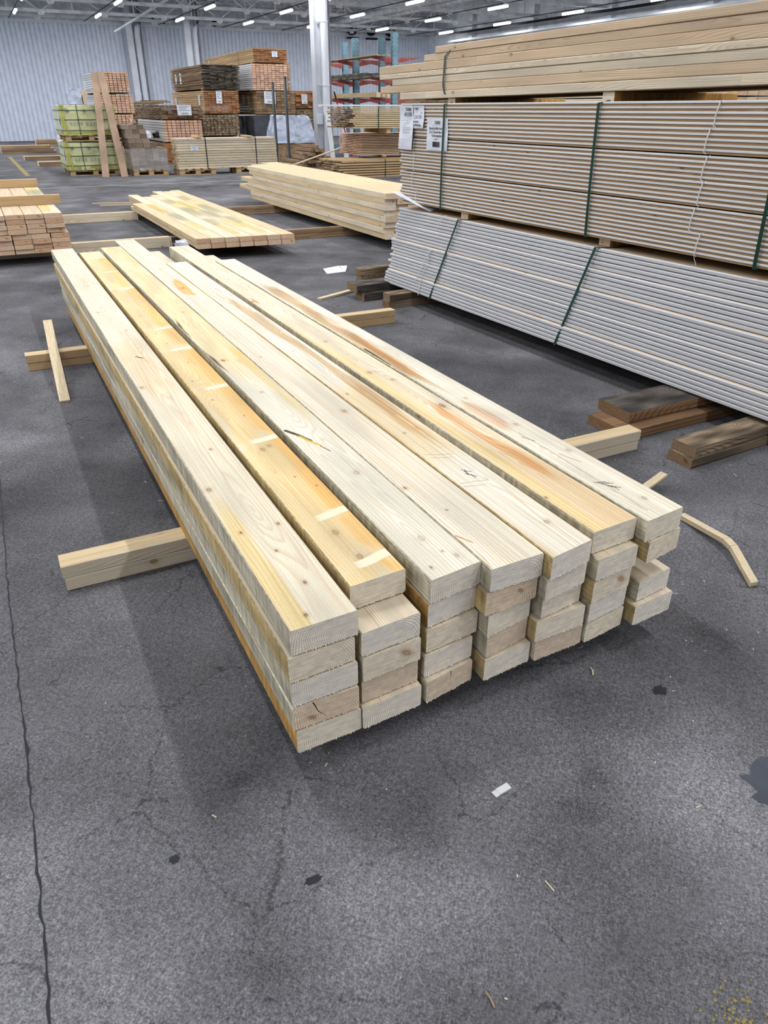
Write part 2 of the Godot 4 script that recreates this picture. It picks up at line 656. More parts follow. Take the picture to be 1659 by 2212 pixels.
func make_materials() -> void:
	var cream := Color(0.895, 0.845, 0.755)
	var tawny := Color(0.75, 0.62, 0.48)
	var T := {}
	T.pale = tex(wood(1024, 512, 3.0, 0.4, 11, {"a": cream, "b": tawny, "v0": 0.3, "depth": 0.03, "rings": 130.0, "streak": 0.14, "contrast": 0.5, "knots": [[0.4, 0.2, 0.008, 0.8], [1.2, 0.7, 0.011, 0.8], [1.9, 0.35, 0.007, 0.9], [2.5, 0.85, 0.009, 0.8], [2.2, 0.1, 0.006, 0.8], [0.9, 0.5, 0.005, 0.9]]}))
	T.sawn = tex(wood(1024, 512, 3.0, 0.4, 23, {"a": Color(0.80, 0.765, 0.67), "b": Color(0.63, 0.555, 0.44), "v0": -0.5, "depth": 0.08, "rings": 90.0, "streak": 0.3, "contrast": 0.35, "saw": 0.16, "blotch": 0.16, "knots": [[0.6, 0.3, 0.009, 0.9], [1.7, 0.6, 0.012, 0.8], [2.6, 0.2, 0.008, 0.9]]}))
	T.grey = tex(wood(1024, 256, 3.0, 0.4, 37, {"a": Color(0.46, 0.435, 0.40), "b": Color(0.27, 0.245, 0.22), "v0": 0.2, "depth": 0.04, "rings": 120.0, "streak": 0.5, "contrast": 0.6, "blotch": 0.4, "knots": [[1.2, 0.5, 0.014, 0.9]]}))
	T.brown = tex(wood(512, 256, 2.0, 0.3, 41, {"a": Color(0.73, 0.61, 0.48), "b": Color(0.50, 0.385, 0.28), "v0": 0.3, "depth": 0.04, "rings": 120.0, "streak": 0.5, "contrast": 0.5, "blotch": 0.2}))
	T.mott = tex(mottled(256, 51, 0.16))
	T.smooth = tex(mottled(256, 53, 0.05))
	T.ends = tex(end_sheet(61, Color(0.91, 0.86, 0.80), Color(0.72, 0.62, 0.54)))
	M.pale = mat(T.pale, Color(1, 1, 1))
	M.pale_warm = mat(T.pale, Color(0.98, 0.935, 0.85))
	M.pale_deep = mat(T.pale, Color(0.88, 0.80, 0.69))
	M.pale_pink = mat(T.pale, Color(0.96, 0.91, 0.87))
	M.bare = mat(T.pale, Color(0.80, 0.71, 0.61))
	M.old_dark = mat(T.grey, Color(0.74, 0.73, 0.74), 0.9)
	M.old_side = mat(T.brown, Color(0.74, 0.69, 0.66), 0.9)
	M.old_warm = mat(T.grey, Color(1.10, 1.02, 0.92), 0.9)
	M.film_grey = mat(T.smooth, Color(0.80, 0.81, 0.84), 0.3)
	M.sawn = mat(T.sawn, Color(1, 1, 1), 0.9)
	M.sawn_warm = mat(T.sawn, Color(1.0, 0.92, 0.76), 0.9)
	M.sawn_deep = mat(T.sawn, Color(0.98, 0.80, 0.54), 0.9)
	M.grey = mat(T.grey, Color(1, 1, 1), 0.9)
	M.grey_warm = mat(T.grey, Color(1.35, 1.25, 1.12), 0.9)
	M.brown = mat(T.brown, Color(0.86, 0.86, 0.87))
	M.ends = mat(T.ends, Color(0.95, 0.89, 0.80), 0.9)
	M.ends_pink = mat(T.ends, Color(1.0, 0.87, 0.81), 0.9)
	M.ends_red = mat(T.ends, Color(0.76, 0.59, 0.46), 0.9)
	M.white_paint = mat(T.smooth, Color(0.93, 0.93, 0.93), 0.55)
	M.grey_paint = mat(T.smooth, Color(0.87, 0.87, 0.88), 0.55)
	M.steel_white = mat(T.smooth, Color(0.90, 0.91, 0.94), 0.45)
	M.steel_grey = mat(T.mott, Color(0.55, 0.56, 0.58), 0.45)
	M.galv = mat(T.mott, Color(0.56, 0.58, 0.60), 0.4, 0.5)
	M.roof = mat(T.mott, Color(0.93, 0.94, 0.95), 0.8)
	M.chord = mat(T.mott, Color(0.90, 0.91, 0.92), 0.6)
	M.wall = mat(T.smooth, Color(0.90, 0.925, 0.98), 0.55)
	M.wall_grey = mat(T.mott, Color(0.93, 0.94, 0.96), 0.7)
	M.dark = mat(T.mott, Color(0.10, 0.10, 0.11), 0.7)
	M.strap_green = mat(T.smooth, Color(0.10, 0.27, 0.22), 0.4)
	M.strap_black = mat(T.smooth, Color(0.12, 0.14, 0.15), 0.4)
	M.strap_grey = mat(T.smooth, Color(0.30, 0.36, 0.38), 0.4)
	M.cord = mat(T.smooth, Color(0.95, 0.94, 0.93), 0.6)
	M.paper = mat(T.smooth, Color(0.95, 0.96, 1.0), 0.7)
	M.ink = mat(null, Color(0.07, 0.07, 0.08), 0.7)
	M.ink_soft = mat(null, Color(0.45, 0.46, 0.48), 0.7)
	M.ink_red = mat(null, Color(0.75, 0.25, 0.25), 0.7)
	M.rack_blue = mat(T.mott, Color(0.52, 0.65, 0.71), 0.5)
	M.rack_red = mat(T.mott, Color(0.70, 0.36, 0.33), 0.5)
	M.cardboard = mat(T.mott, Color(0.72, 0.61, 0.52), 0.8)
	M.brick = mat(T.mott, Color(0.60, 0.53, 0.46), 0.85)
	M.yellow_wrap = mat(T.mott, Color(0.86, 0.86, 0.66), 0.28)
	M.yellow_edge = mat(T.mott, Color(0.74, 0.73, 0.42), 0.35)
	M.film_white = mat(T.mott, Color(0.80, 0.84, 0.92), 0.25)
	M.film_dark = mat(T.mott, Color(0.36, 0.37, 0.40), 0.3)
	M.paint_yellow = mat(T.mott, Color(0.62, 0.55, 0.30), 0.7)
	M.paint_white = mat(T.mott, Color(0.66, 0.64, 0.55), 0.7)
	M.red = mat(T.smooth, Color(0.70, 0.12, 0.12), 0.5)
	M.black = mat(T.smooth, Color(0.05, 0.05, 0.055), 0.6)
	M.yard = mat(T.mott, Color(0.62, 0.62, 0.62), 0.9)
	M.joint = mat(T.mott, Color(0.20, 0.205, 0.225), 0.7)
	M.damp = mat(T.mott, Color(0.27, 0.29, 0.34), 0.4)
	M.chip = mat(T.pale, Color(1.0, 0.98, 0.93), 0.8)
	var film := mat(null, Color(0.93, 0.94, 0.96, 0.16), 0.12)
	film.transparency = BaseMaterial3D.TRANSPARENCY_ALPHA
	film.metallic_specular = 0.6
	M.film = film
	var glow := StandardMaterial3D.new()
	glow.albedo_color = Color(1, 1, 1)
	glow.emission_enabled = true
	glow.emission = LAMP_TINT
	glow.emission_energy_multiplier = 9.0
	M.glow = glow
	# floor
	var fm := StandardMaterial3D.new()
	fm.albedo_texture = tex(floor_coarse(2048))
	fm.detail_enabled = true
	fm.detail_albedo = tex(floor_fine(1024))
	fm.detail_blend_mode = BaseMaterial3D.BLEND_MODE_MUL
	fm.detail_uv_layer = BaseMaterial3D.DETAIL_UV_2
	fm.roughness = 0.9
	fm.metallic_specular = 0.04
	fm.texture_repeat = true
	M.floor = fm
	# end grain of the heavy timbers
	var ends: Array = []
	var r := RandomNumberGenerator.new()
	r.seed = 99
	var ec: Array = [Color(0.94, 0.90, 0.84), Color(0.94, 0.885, 0.80), Color(0.93, 0.90, 0.85), Color(0.91, 0.82, 0.72), Color(0.94, 0.895, 0.82), Color(0.89, 0.81, 0.72)]
	for k in 12:
		var cx := r.randf_range(0.03, 0.16)
		var cy := r.randf_range(0.02, 0.11)
		var a: Color = ec[k % 6]
		var kn := Vector3.ZERO
		var ck := Vector4.ZERO
		if k == 3:
			kn = Vector3(0.05, 0.052, 0.007)
			ck = Vector4(0.055, 0.0, 1.15, 0.075)
		elif k == 7:
			kn = Vector3(0.135, 0.035, 0.009)
		elif k == 5:
			ck = Vector4(0.09, 0.0, 1.45, 0.035)
		elif k == 9:
			kn = Vector3(0.12, 0.03, 0.006)
		ends.append(mat(tex(end_grain(320, 136, 0.18, 0.078, cx, cy, r.randf_range(190, 270), 500 + k * 17, a, a * Color(0.82, 0.785, 0.735), kn, ck)), Color(1, 1, 1), 0.95))
	M.end = ends
	M.end_pink = []
	M.end_old = []
	for k in 12:
		var p: StandardMaterial3D = ends[k].duplicate()
		p.albedo_color = Color(0.93, 0.84, 0.78)
		M.end_pink.append(p)
		p = ends[k].duplicate()
		p.albedo_color = Color(0.60, 0.53, 0.46)
		M.end_old.append(p)
	make_top_materials()


func make_top_materials() -> void:
	var o: Array = []
	var c := Color(0.91, 0.862, 0.765)
	var white := Color(0.915, 0.882, 0.805)
	var tawny := Color(0.80, 0.68, 0.55)
	# first column: pale, pinkish long streaks, small knots
	o.append({"a": c, "b": Color(0.84, 0.73, 0.61), "v0": 0.62, "depth": 0.012, "rings": 85.0, "streak": 0.2, "contrast": 0.5, "knots": [[1.11, 0.64, 0.005, 0.8], [0.80, 0.12, 0.008, 0.6], [0.49, 0.18, 0.004, 0.95], [0.35, 0.52, 0.004, 0.9], [0.17, 0.60, 0.0045, 0.95], [0.04, 0.32, 0.0045, 1.0], [0.49, 0.84, 0.005, 0.9], [2.9, 0.7, 0.004, 0.9], [3.4, 0.25, 0.006, 0.7], [4.2, 0.5, 0.006, 0.7], [1.9, 0.1, 0.009, 0.5]], "marks": [[2.38, 0.46, 2.34, 0.62, 0.006, Color(0.35, 0.22, 0.12, 0.8)], [0.45, 0.5, 1.3, 0.56, 0.002, Color(0.72, 0.56, 0.44, 0.5)], [1.5, 0.6, 2.9, 0.66, 0.002, Color(0.72, 0.56, 0.44, 0.5)]], "stains": [[0.0, 0.5, 0.0, 0.12, Color(1.0, 0.93, 0.70), 0.7, 0.3, 0.2], [1.9, 2.5, 0.2, 0.7, Color(0.98, 0.92, 0.84), 0.6, 0.3, 0.3]]})
	# second column: yellow to orange along its right side, pale bars where stickers lay
	var st: Array = [[0.0, 5.9, 0.0, 1.0, Color(1.0, 0.97, 0.90), 0.9, 0.1, 0.1]]
	for s in [[0.0, 0.05, 0.9], [0.13, 0.36, 0.8], [0.42, 1.03, 1.0], [1.11, 1.72, 0.95], [1.80, 2.40, 0.95], [2.52, 2.88, 0.8], [2.98, 4.10, 0.8], [4.24, 5.5, 0.7]]:
		st.append([s[0] + 0.05, s[1], 0.86, 1.02, Color(1.0, 0.90, 0.73), s[2], 0.08, 0.45])
		st.append([s[0], s[1], 0.1, 1.0, Color(1.0, 0.96, 0.86), s[2] * 0.75, 0.06, 0.5])
	var bands: Array = []
	for u in [0.09, 0.39, 1.07, 1.76, 2.46, 2.93, 4.17, 4.86]:
		bands.append([u, 0.42, u + 0.014, 1.02, 0.036, Color(0.91, 0.86, 0.75, 0.17)])
	o.append({"a": c, "b": Color(0.85, 0.72, 0.52), "v0": 0.3, "depth": 0.06, "rings": 90.0, "streak": 0.12, "contrast": 0.35, "stains": st, "marks": bands, "knots": [[0.12, 0.5, 0.008, 0.5], [0.10, 0.68, 0.007, 0.6], [0.28, 0.45, 0.009, 0.4], [0.98, 0.45, 0.010, 0.4], [1.0, 0.65, 0.008, 0.4], [1.6, 0.3, 0.003, 0.9], [2.2, 0.5, 0.003, 0.9], [2.6, 0.4, 0.003, 0.9], [3.3, 0.3, 0.004, 0.9], [0.7, 0.6, 0.003, 0.9], [0.6, 0.85, 0.003, 0.9], [1.35, 0.7, 0.003, 0.9], [1.9, 0.2, 0.003, 0.9]]})
	# third: pale, bark edge far left, a dark resin pocket
	o.append({"a": white, "b": tawny, "v0": 0.45, "depth": 0.03, "rings": 80.0, "streak": 0.12, "contrast": 0.35, "stains": [[2.2, 5.8, 0.0, 1.0, Color(1.0, 0.945, 0.80), 0.8, 0.6, 0.2], [2.1, 2.9, 0.0, 0.01, Color(0.30, 0.25, 0.2), 0.9, 0.3, 0.09], [1.4, 2.2, 0.7, 0.9, Color(0.99, 0.93, 0.76), 0.7, 0.3, 0.2]], "knots": [[0.05, 0.18, 0.004, 0.9], [0.67, 0.58, 0.012, 0.35], [0.19, 0.49, 0.016, 0.3], [2.13, 0.26, 0.011, 0.8], [0.06, 0.75, 0.007, 0.4], [3.2, 0.6, 0.005, 0.8], [1.6, 0.4, 0.008, 0.4], [0.1, 0.6, 0.004, 0.7]], "marks": [[1.14, 0.02, 1.08, 0.18, 0.012, Color(0.28, 0.25, 0.22, 0.9)], [1.08, 0.18, 1.00, 0.36, 0.014, Color(0.42, 0.36, 0.20, 0.9)], [1.06, 0.2, 0.94, 0.46, 0.010, Color(0.80, 0.66, 0.30, 0.8)], [0.94, 0.44, 0.88, 0.55, 0.005, Color(0.30, 0.26, 0.20, 0.8)]]})
	# fourth: straight fine grain
	o.append({"a": white, "b": Color(0.82, 0.665, 0.50), "v0": -0.5, "depth": 0.02, "rings": 170.0, "streak": 0.25, "contrast": 0.55, "knots": [[0.50, 0.09, 0.006, 1.0], [1.18, 0.7, 0.009, 0.5], [0.32, 0.35, 0.003, 0.9], [3.68, 0.47, 0.02, 0.6, 2.0], [2.0, 0.3, 0.004, 0.8], [2.5, 0.8, 0.004, 0.8], [4.4, 0.5, 0.007, 0.7]], "stains": [[3.5, 3.9, 0.35, 0.6, Color(0.93, 0.74, 0.42), 0.7, 0.1, 0.12]], "marks": [[0.18, -0.02, 0.13, 0.14, 0.004, Color(0.70, 0.48, 0.28, 0.9)]]})
	# fifth: brown streak far, saw lines and a pencil scribble
	var mk: Array = []
	for q in [[0.70, 0.44, 0.63, 0.46], [0.69, 0.5, 0.64, 0.42], [0.66, 0.40, 0.61, 0.56], [0.64, 0.5, 0.6, 0.48], [0.68, 0.46, 0.66, 0.6]]:
		mk.append([q[0], q[1], q[2], q[3], 0.003, Color(0.22, 0.24, 0.30, 0.8)])
	for q in [[0.90, 0.05, 0.84, 0.75], [0.60, 0.05, 0.56, 0.7], [0.57, 0.05, 0.53, 0.5], [0.86, 0.1, 0.82, 0.6]]:
		mk.append([q[0], q[1], q[2], q[3], 0.0018, Color(0.55, 0.50, 0.44, 0.6)])
	o.append({"a": white, "b": Color(0.80, 0.66, 0.52), "v0": 0.7, "depth": 0.02, "rings": 110.0, "streak": 0.3, "contrast": 0.5, "knots": [[0.18, 0.67, 0.010, 0.5], [1.15, 0.3, 0.005, 0.7], [2.6, 0.3, 0.005, 0.7], [1.75, 0.2, 0.006, 0.7]], "stains": [[1.25, 3.9, 0.60, 0.82, Color(0.86, 0.76, 0.64), 0.8, 0.4, 0.16], [1.0, 1.7, 0.1, 0.9, Color(0.97, 0.90, 0.78), 0.7, 0.3, 0.3]], "marks": mk})
	# sixth: an orange resin streak from a knot
	o.append({"a": c, "b": Color(0.82, 0.665, 0.48), "v0": 0.55, "depth": 0.03, "rings": 120.0, "streak": 0.25, "contrast": 0.5, "knots": [[1.14, 0.78, 0.014, 0.8, 2.2], [0.25, 0.04, 0.005, 0.9], [3.41, 0.05, 0.008, 0.7], [2.3, 0.4, 0.008, 0.5], [4.2, 0.4, 0.006, 0.7], [1.7, 0.3, 0.014, 0.5], [1.55, 0.6, 0.012, 0.4]], "stains": [[0.42, 1.12, 0.56, 0.70, Color(0.95, 0.76, 0.58), 0.75, 0.15, 0.12], [0.0, 0.6, 0.4, 0.8, Color(0.97, 0.88, 0.75), 0.6, 0.25, 0.25], [0.0, 2.6, 0.0, 0.15, Color(1.0, 0.93, 0.74), 0.7, 0.4, 0.2], [3.35, 3.47, 0.02, 0.1, Color(0.95, 0.78, 0.36), 0.9, 0.04, 0.1]]})
	# seventh: white with brown streaks far and a long drying crack
	var m7: Array = [[0.06, 0.30, 0.9, 0.36, 0.0016, Color(0.35, 0.28, 0.22, 0.8)], [0.85, 0.25, 0.78, 0.4, 0.004, Color(0.35, 0.22, 0.14, 0.7)], [0.62, 0.45, 0.5, 0.6, 0.0025, Color(0.4, 0.3, 0.22, 0.7)], [2.45, 0.0, 2.1, 0.0, 0.02, Color(0.25, 0.2, 0.16, 0.9)]]
	for q in 7:
		m7.append([0.34 - q * 0.014, 0.20 + q * 0.035, 0.315 - q * 0.014, 0.42 + (q % 3) * 0.05, 0.003, Color(0.15, 0.15, 0.16, 0.7)])
	o.append({"a": white, "b": Color(0.82, 0.70, 0.58), "v0": 0.3, "depth": 0.03, "rings": 120.0, "streak": 0.28, "contrast": 0.45, "knots": [[0.13, 0.6, 0.010, 0.5], [0.62, 0.75, 0.012, 0.4], [1.4, 0.5, 0.01, 0.4], [0.98, 0.6, 0.012, 0.45]], "stains": [[1.9, 4.2, 0.22, 0.42, Color(0.84, 0.71, 0.57), 0.85, 0.5, 0.18], [2.0, 2.6, 0.0, 0.5, Color(0.87, 0.75, 0.60), 0.7, 0.3, 0.25], [1.0, 1.3, 0.1, 0.3, Color(0.90, 0.72, 0.60), 0.6, 0.1, 0.2]], "marks": m7})
	M.top = []
	for k in 7:
		M.top.append(mat(tex(wood(2048, 192, 5.9, 0.18, 700 + k * 31, o[k])), Color(1, 1, 1), 0.8))
	var smear := {"a": Color(0.88, 0.83, 0.70), "b": tawny, "v0": 0.4, "depth": 0.03, "rings": 110.0, "streak": 0.3, "contrast": 0.4, "stains": [[2.6, 3.3, 0.2, 0.9, Color(0.66, 0.66, 0.62), 0.6, 0.5, 0.7], [1.4, 1.8, 0.0, 0.5, Color(0.72, 0.72, 0.66), 0.6, 0.3, 0.4], [3.6, 4.2, 0.1, 0.7, Color(0.97, 0.90, 0.70), 0.7, 0.3, 0.3], [4.4, 4.8, 0.0, 0.7, Color(0.78, 0.74, 0.66), 0.7, 0.3, 0.4], [0.4, 1.2, 0.2, 0.5, Color(0.96, 0.86, 0.66), 0.8, 0.3, 0.3]], "knots": [[1.0, 0.5, 0.008, 0.7], [2.2, 0.3, 0.008, 0.7], [4.0, 0.7, 0.008, 0.7]]}
	M.smear = mat(tex(wood(1024, 96, 5.9, 0.18, 951, smear)), Color(1, 1, 1), 0.8)
	smear.stains = [[0.9, 1.5, 0.3, 1.0, Color(0.96, 0.88, 0.68), 0.7, 0.3, 0.3], [2.0, 2.5, 0.5, 1.0, Color(0.66, 0.67, 0.66), 0.6, 0.5, 0.7], [3.0, 4.0, 0.0, 0.6, Color(0.95, 0.84, 0.6), 0.8, 0.3, 0.3]]
	M.smear_two = mat(tex(wood(1024, 96, 5.9, 0.18, 977, smear)), Color(1, 1, 1), 0.8)


func e1() -> Material:
	return M.end[rng.randi() % 12]


func e2() -> Material:
	return M.end_pink[rng.randi() % 12]


func e3() -> Material:
	return M.end_old[rng.randi() % 12]


# ---------------------------------------------------------------- lamps, shell, roof
func build_lamps() -> void:
	var rows: Array = [-8.6, -4.2, -0.3, 3.2, 6.95, 10.95, 14.6, 18.3, 22.6, 26.9]
	var zs: Array = [-44.6, -38.8, -33.0, -27.2, -21.4, -15.6, -9.8, -4.0, 1.8, 7.6]
	var names: Array = ["", "", "", "in the row over the near pile's left", "in the row left of the tall column", "in the row over the wall column", "in the row right of the tall column", "in the fourth row from the right wall", "in the second row from the right wall", "in the row along the right wall"]
	var body := MB.new(1)
	body.sweep([Vector2(0.022, 0.02), Vector2(0.03, 0.035), Vector2(0.03, 0.075), Vector2(0.015, 0.085), Vector2(-0.015, 0.085), Vector2(-0.03, 0.075), Vector2(-0.03, 0.035), Vector2(-0.022, 0.02)], 0.76, -0.76, [0], 0)
	body.box(Vector3(-0.006, 0.085, 0.5), Vector3(0.006, 0.2, 0.512))
	body.box(Vector3(-0.006, 0.085, -0.512), Vector3(0.006, 0.2, -0.5))
	var bm := body.done()
	var dif := MB.new(1)
	dif.tube([Vector3(0, 0, 0.74), Vector3(0, 0, 0.72), Vector3(0, 0, -0.72), Vector3(0, 0, -0.74)], 0.06, 12)
	var dm := dif.done()
	for i in rows.size():
		for j in zs.size():
			var p := Vector3(rows[i], 5.6, zs[j])
			if i == 2:
				p.z = -4.3 - 5.7 * (7 - j)
				if j > 7:
					continue
			elif i == 3:
				p.z = -0.4 - 5.5 * (8 - j)
			var rn: String = names[i]
			var seen: bool = i >= 3 and j <= 4
			var t := thing("ceiling_light", "LED batten light, %s from the back wall %s" % [ORD[j], rn] if seen else "LED batten light under the roof outside the photo's frame", "light", p, 0.0, "LED batten lights under the roof")
			part("housing", bm, [M.steel_grey], t)
			part("diffuser", dm, [M.glow], t, at3(Vector3(0, -0.02, 0)))
			# the round diffuser shines down and to both sides: one area light for each half
			for s in [-1, 1]:
				var l := AreaLight3D.new()
				l.name = "lamp_left" if s < 0 else "lamp_right"
				l.area_size = Vector2(0.1, 1.5)
				l.light_color = LAMP_TINT
				l.light_energy = LAMP_POWER
				l.area_range = 60.0
				l.area_attenuation = 2.0
				l.shadow_enabled = true
				t.add_child(l, true)
				l.basis = Basis(Vector3.BACK, s * deg_to_rad(16.0)) * Basis(Vector3.RIGHT, -PI / 2)
				l.position = Vector3(0, -0.02, 0) - l.basis.z * 0.075
	for i in range(3, rows.size()):
		var c := MB.new(1)
		c.tube([Vector3(0, 0, 0), Vector3(0, -0.05, 20), Vector3(0, 0, 40)], 0.018, 6)
		solo("cable", c.done(), [M.dark], "thin dark cable carrying the LED lights, strung %s" % names[i], "cable", at3(Vector3(rows[i], 5.74, -49.6)), "cables along the lamp rows")


func build_shell() -> void:
	# floor: one slab, textures tile every 5 m and 1.3 m
	var f := MB.new(1)
	var lo := Vector3(-11, -0.25, -51.4)
	var hi := Vector3(29, 0, 14)
	f.box(lo, hi)
	var fm := f.done()
	var arr := fm.surface_get_arrays(0)
	var v: PackedVector3Array = arr[Mesh.ARRAY_VERTEX]
	var u1 := PackedVector2Array()
	var u2 := PackedVector2Array()
	for p in v:
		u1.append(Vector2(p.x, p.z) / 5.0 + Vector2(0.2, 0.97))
		u2.append(Vector2(p.x, p.z) / 1.3)
	arr[Mesh.ARRAY_TEX_UV] = u1
	arr[Mesh.ARRAY_TEX_UV2] = u2
	var fl := ArrayMesh.new()
	fl.add_surface_from_arrays(Mesh.PRIMITIVE_TRIANGLES, arr)
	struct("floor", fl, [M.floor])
	# back wall: ribbed sheeting to 5.65 m, plain band over it
	var w := MB.new(1)
	var pitch := 0.24
	var x := -11.0
	while x < 28.5:
		var d := 0.05
		var o: Array = [x, x + 0.03, x + 0.055, x + pitch - 0.025, x + pitch]
		var dz: Array = [0.0, 0.0, d, d, 0.0]
		for k in 4:
			w.quad(Vector3(o[k], 0, dz[k]), Vector3(o[k + 1], 0, dz[k + 1]), Vector3(o[k + 1], 5.62, dz[k + 1]), Vector3(o[k], 5.62, dz[k]), Vector2(o[k], 6), Vector2(o[k + 1], 6), Vector2(o[k + 1], 0), Vector2(o[k], 0))
		x += pitch
	w.box(Vector3(-11, 0, -0.25), Vector3(29, 5.62, -0.02))
	struct("wall_back", w.done(), [M.wall], at3(Vector3(0, 0, -49.8)))
	var b := MB.new(1)
	b.box(Vector3(-11, 5.62, -50.05), Vector3(29, 7.2, -49.73))
	struct("trim_1", b.done(), [M.wall_grey])
	# left wall, out of frame, with an open loading gate by the back wall that lets the daylight in
	var c := MB.new(1)
	c.box(Vector3(-11.3, 0, -33.0), Vector3(-11, 7.2, 14))
	c.box(Vector3(-11.3, 5.4, -49.0), Vector3(-11, 7.2, -33.0))
	c.box(Vector3(-11.3, 0, -51.25), Vector3(-11, 7.2, -49.0))
	struct("wall_left", c.done(), [M.wall])
	c = MB.new(1)
	c.box(Vector3(-60, -0.3, -80), Vector3(-11.3, -0.02, 20))
	struct("pavement", c.done(), [M.yard])
	c = MB.new(1)
	c.box(Vector3(-11.3, 0, 14), Vector3(29, 7.2, 14.3))
	struct("wall_front", c.done(), [M.wall])
	# right wall: ribbed near the corner, smooth grey panels with pilasters
	c = MB.new(1)
	c.box(Vector3(28.6, 0, -51.25), Vector3(29, 7.2, 14), Transform3D.IDENTITY, 0.4)
	struct("wall_right", c.done(), [M.wall_grey])
	var rb := MB.new(1)
	var z := -50.9
	while z < -44.5:
		rb.box(Vector3(28.52, 0, z), Vector3(28.62, 5.3, z + 0.2))
		z += 0.26
	struct("trim_2", rb.done(), [M.wall])
	for k in 8:
		var pl := MB.new(1)
		pl.box(Vector3(28.3, 0, 0), Vector3(28.62, 6.9, 0.4))
		struct("pilaster", pl.done(), [M.wall_grey], at3(Vector3(0, 0, -44.3 + k * 6.0)))
	for k in 2:
		var bn := MB.new(1)
		bn.box(Vector3(28.45, 4.55 - k * 1.9, -44.3), Vector3(28.62, 4.7 - k * 1.9, 10))
		struct("trim_3", bn.done(), [M.chord if k == 0 else M.steel_grey])
	var ce := MB.new(1)
	ce.box(Vector3(-11.3, 6.9, -51.25), Vector3(29, 7.2, 14.3), Transform3D.IDENTITY, 0.4)
	x = -11.0
	while x < 28.5:
		ce.box(Vector3(x, 6.84, -51.0), Vector3(x + 0.12, 6.91, 14))
		x += 0.5
	struct("ceiling", ce.done(), [M.roof])
	# a joint in the slab, filled with bitumen
	var j := MB.new(1)
	var r := RandomNumberGenerator.new()
	r.seed = 4
	var zz := 3.0
	var px := -0.247
	var pw := 0.003
	while zz > -50.0:
		var st := 0.03 if zz > -9 else 0.8
		var nx := -0.247 + r.randf_range(-0.0035, 0.0035) + 0.004 * sin(zz * 3.0)
		var nw := r.randf_range(0.0012, 0.0038) + (0.003 if r.randf() < 0.08 else 0.0)
		j.quad(Vector3(px - pw, 0.0012, zz), Vector3(px + pw, 0.0012, zz), Vector3(nx + nw, 0.0012, zz - st), Vector3(nx - nw, 0.0012, zz - st))
		px = nx
		pw = nw
		zz -= st
	struct("floor_joint", j.done(), [M.joint])
	# floor paint
	var y := MB.new(1)
	y.box(Vector3(1.12, 0, -33.5), Vector3(1.24, 0.0015, -23.6))
	struct("floor_marking", y.done(), [M.paint_yellow])
	y = MB.new(1)
	y.box(Vector3(0.9, 0, -19.66), Vector3(9.0, 0.0015, -19.58))
	struct("floor_marking", y.done(), [M.paint_white])


func bar(a: Vector3, b: Vector3, w: float, h: float) -> ArrayMesh:
	var m := MB.new(1)
	var d := b - a
	var zax := -d.normalized()
	var xax := Vector3.UP.cross(zax)
	if xax.length() < 0.01:
		xax = Vector3.RIGHT
	xax = xax.normalized()
	var t := Transform3D(Basis(xax, zax.cross(xax), zax), a)
	m.box(Vector3(-w / 2, -h / 2, -d.length()), Vector3(w / 2, h / 2, 0), t)
	return m.done()


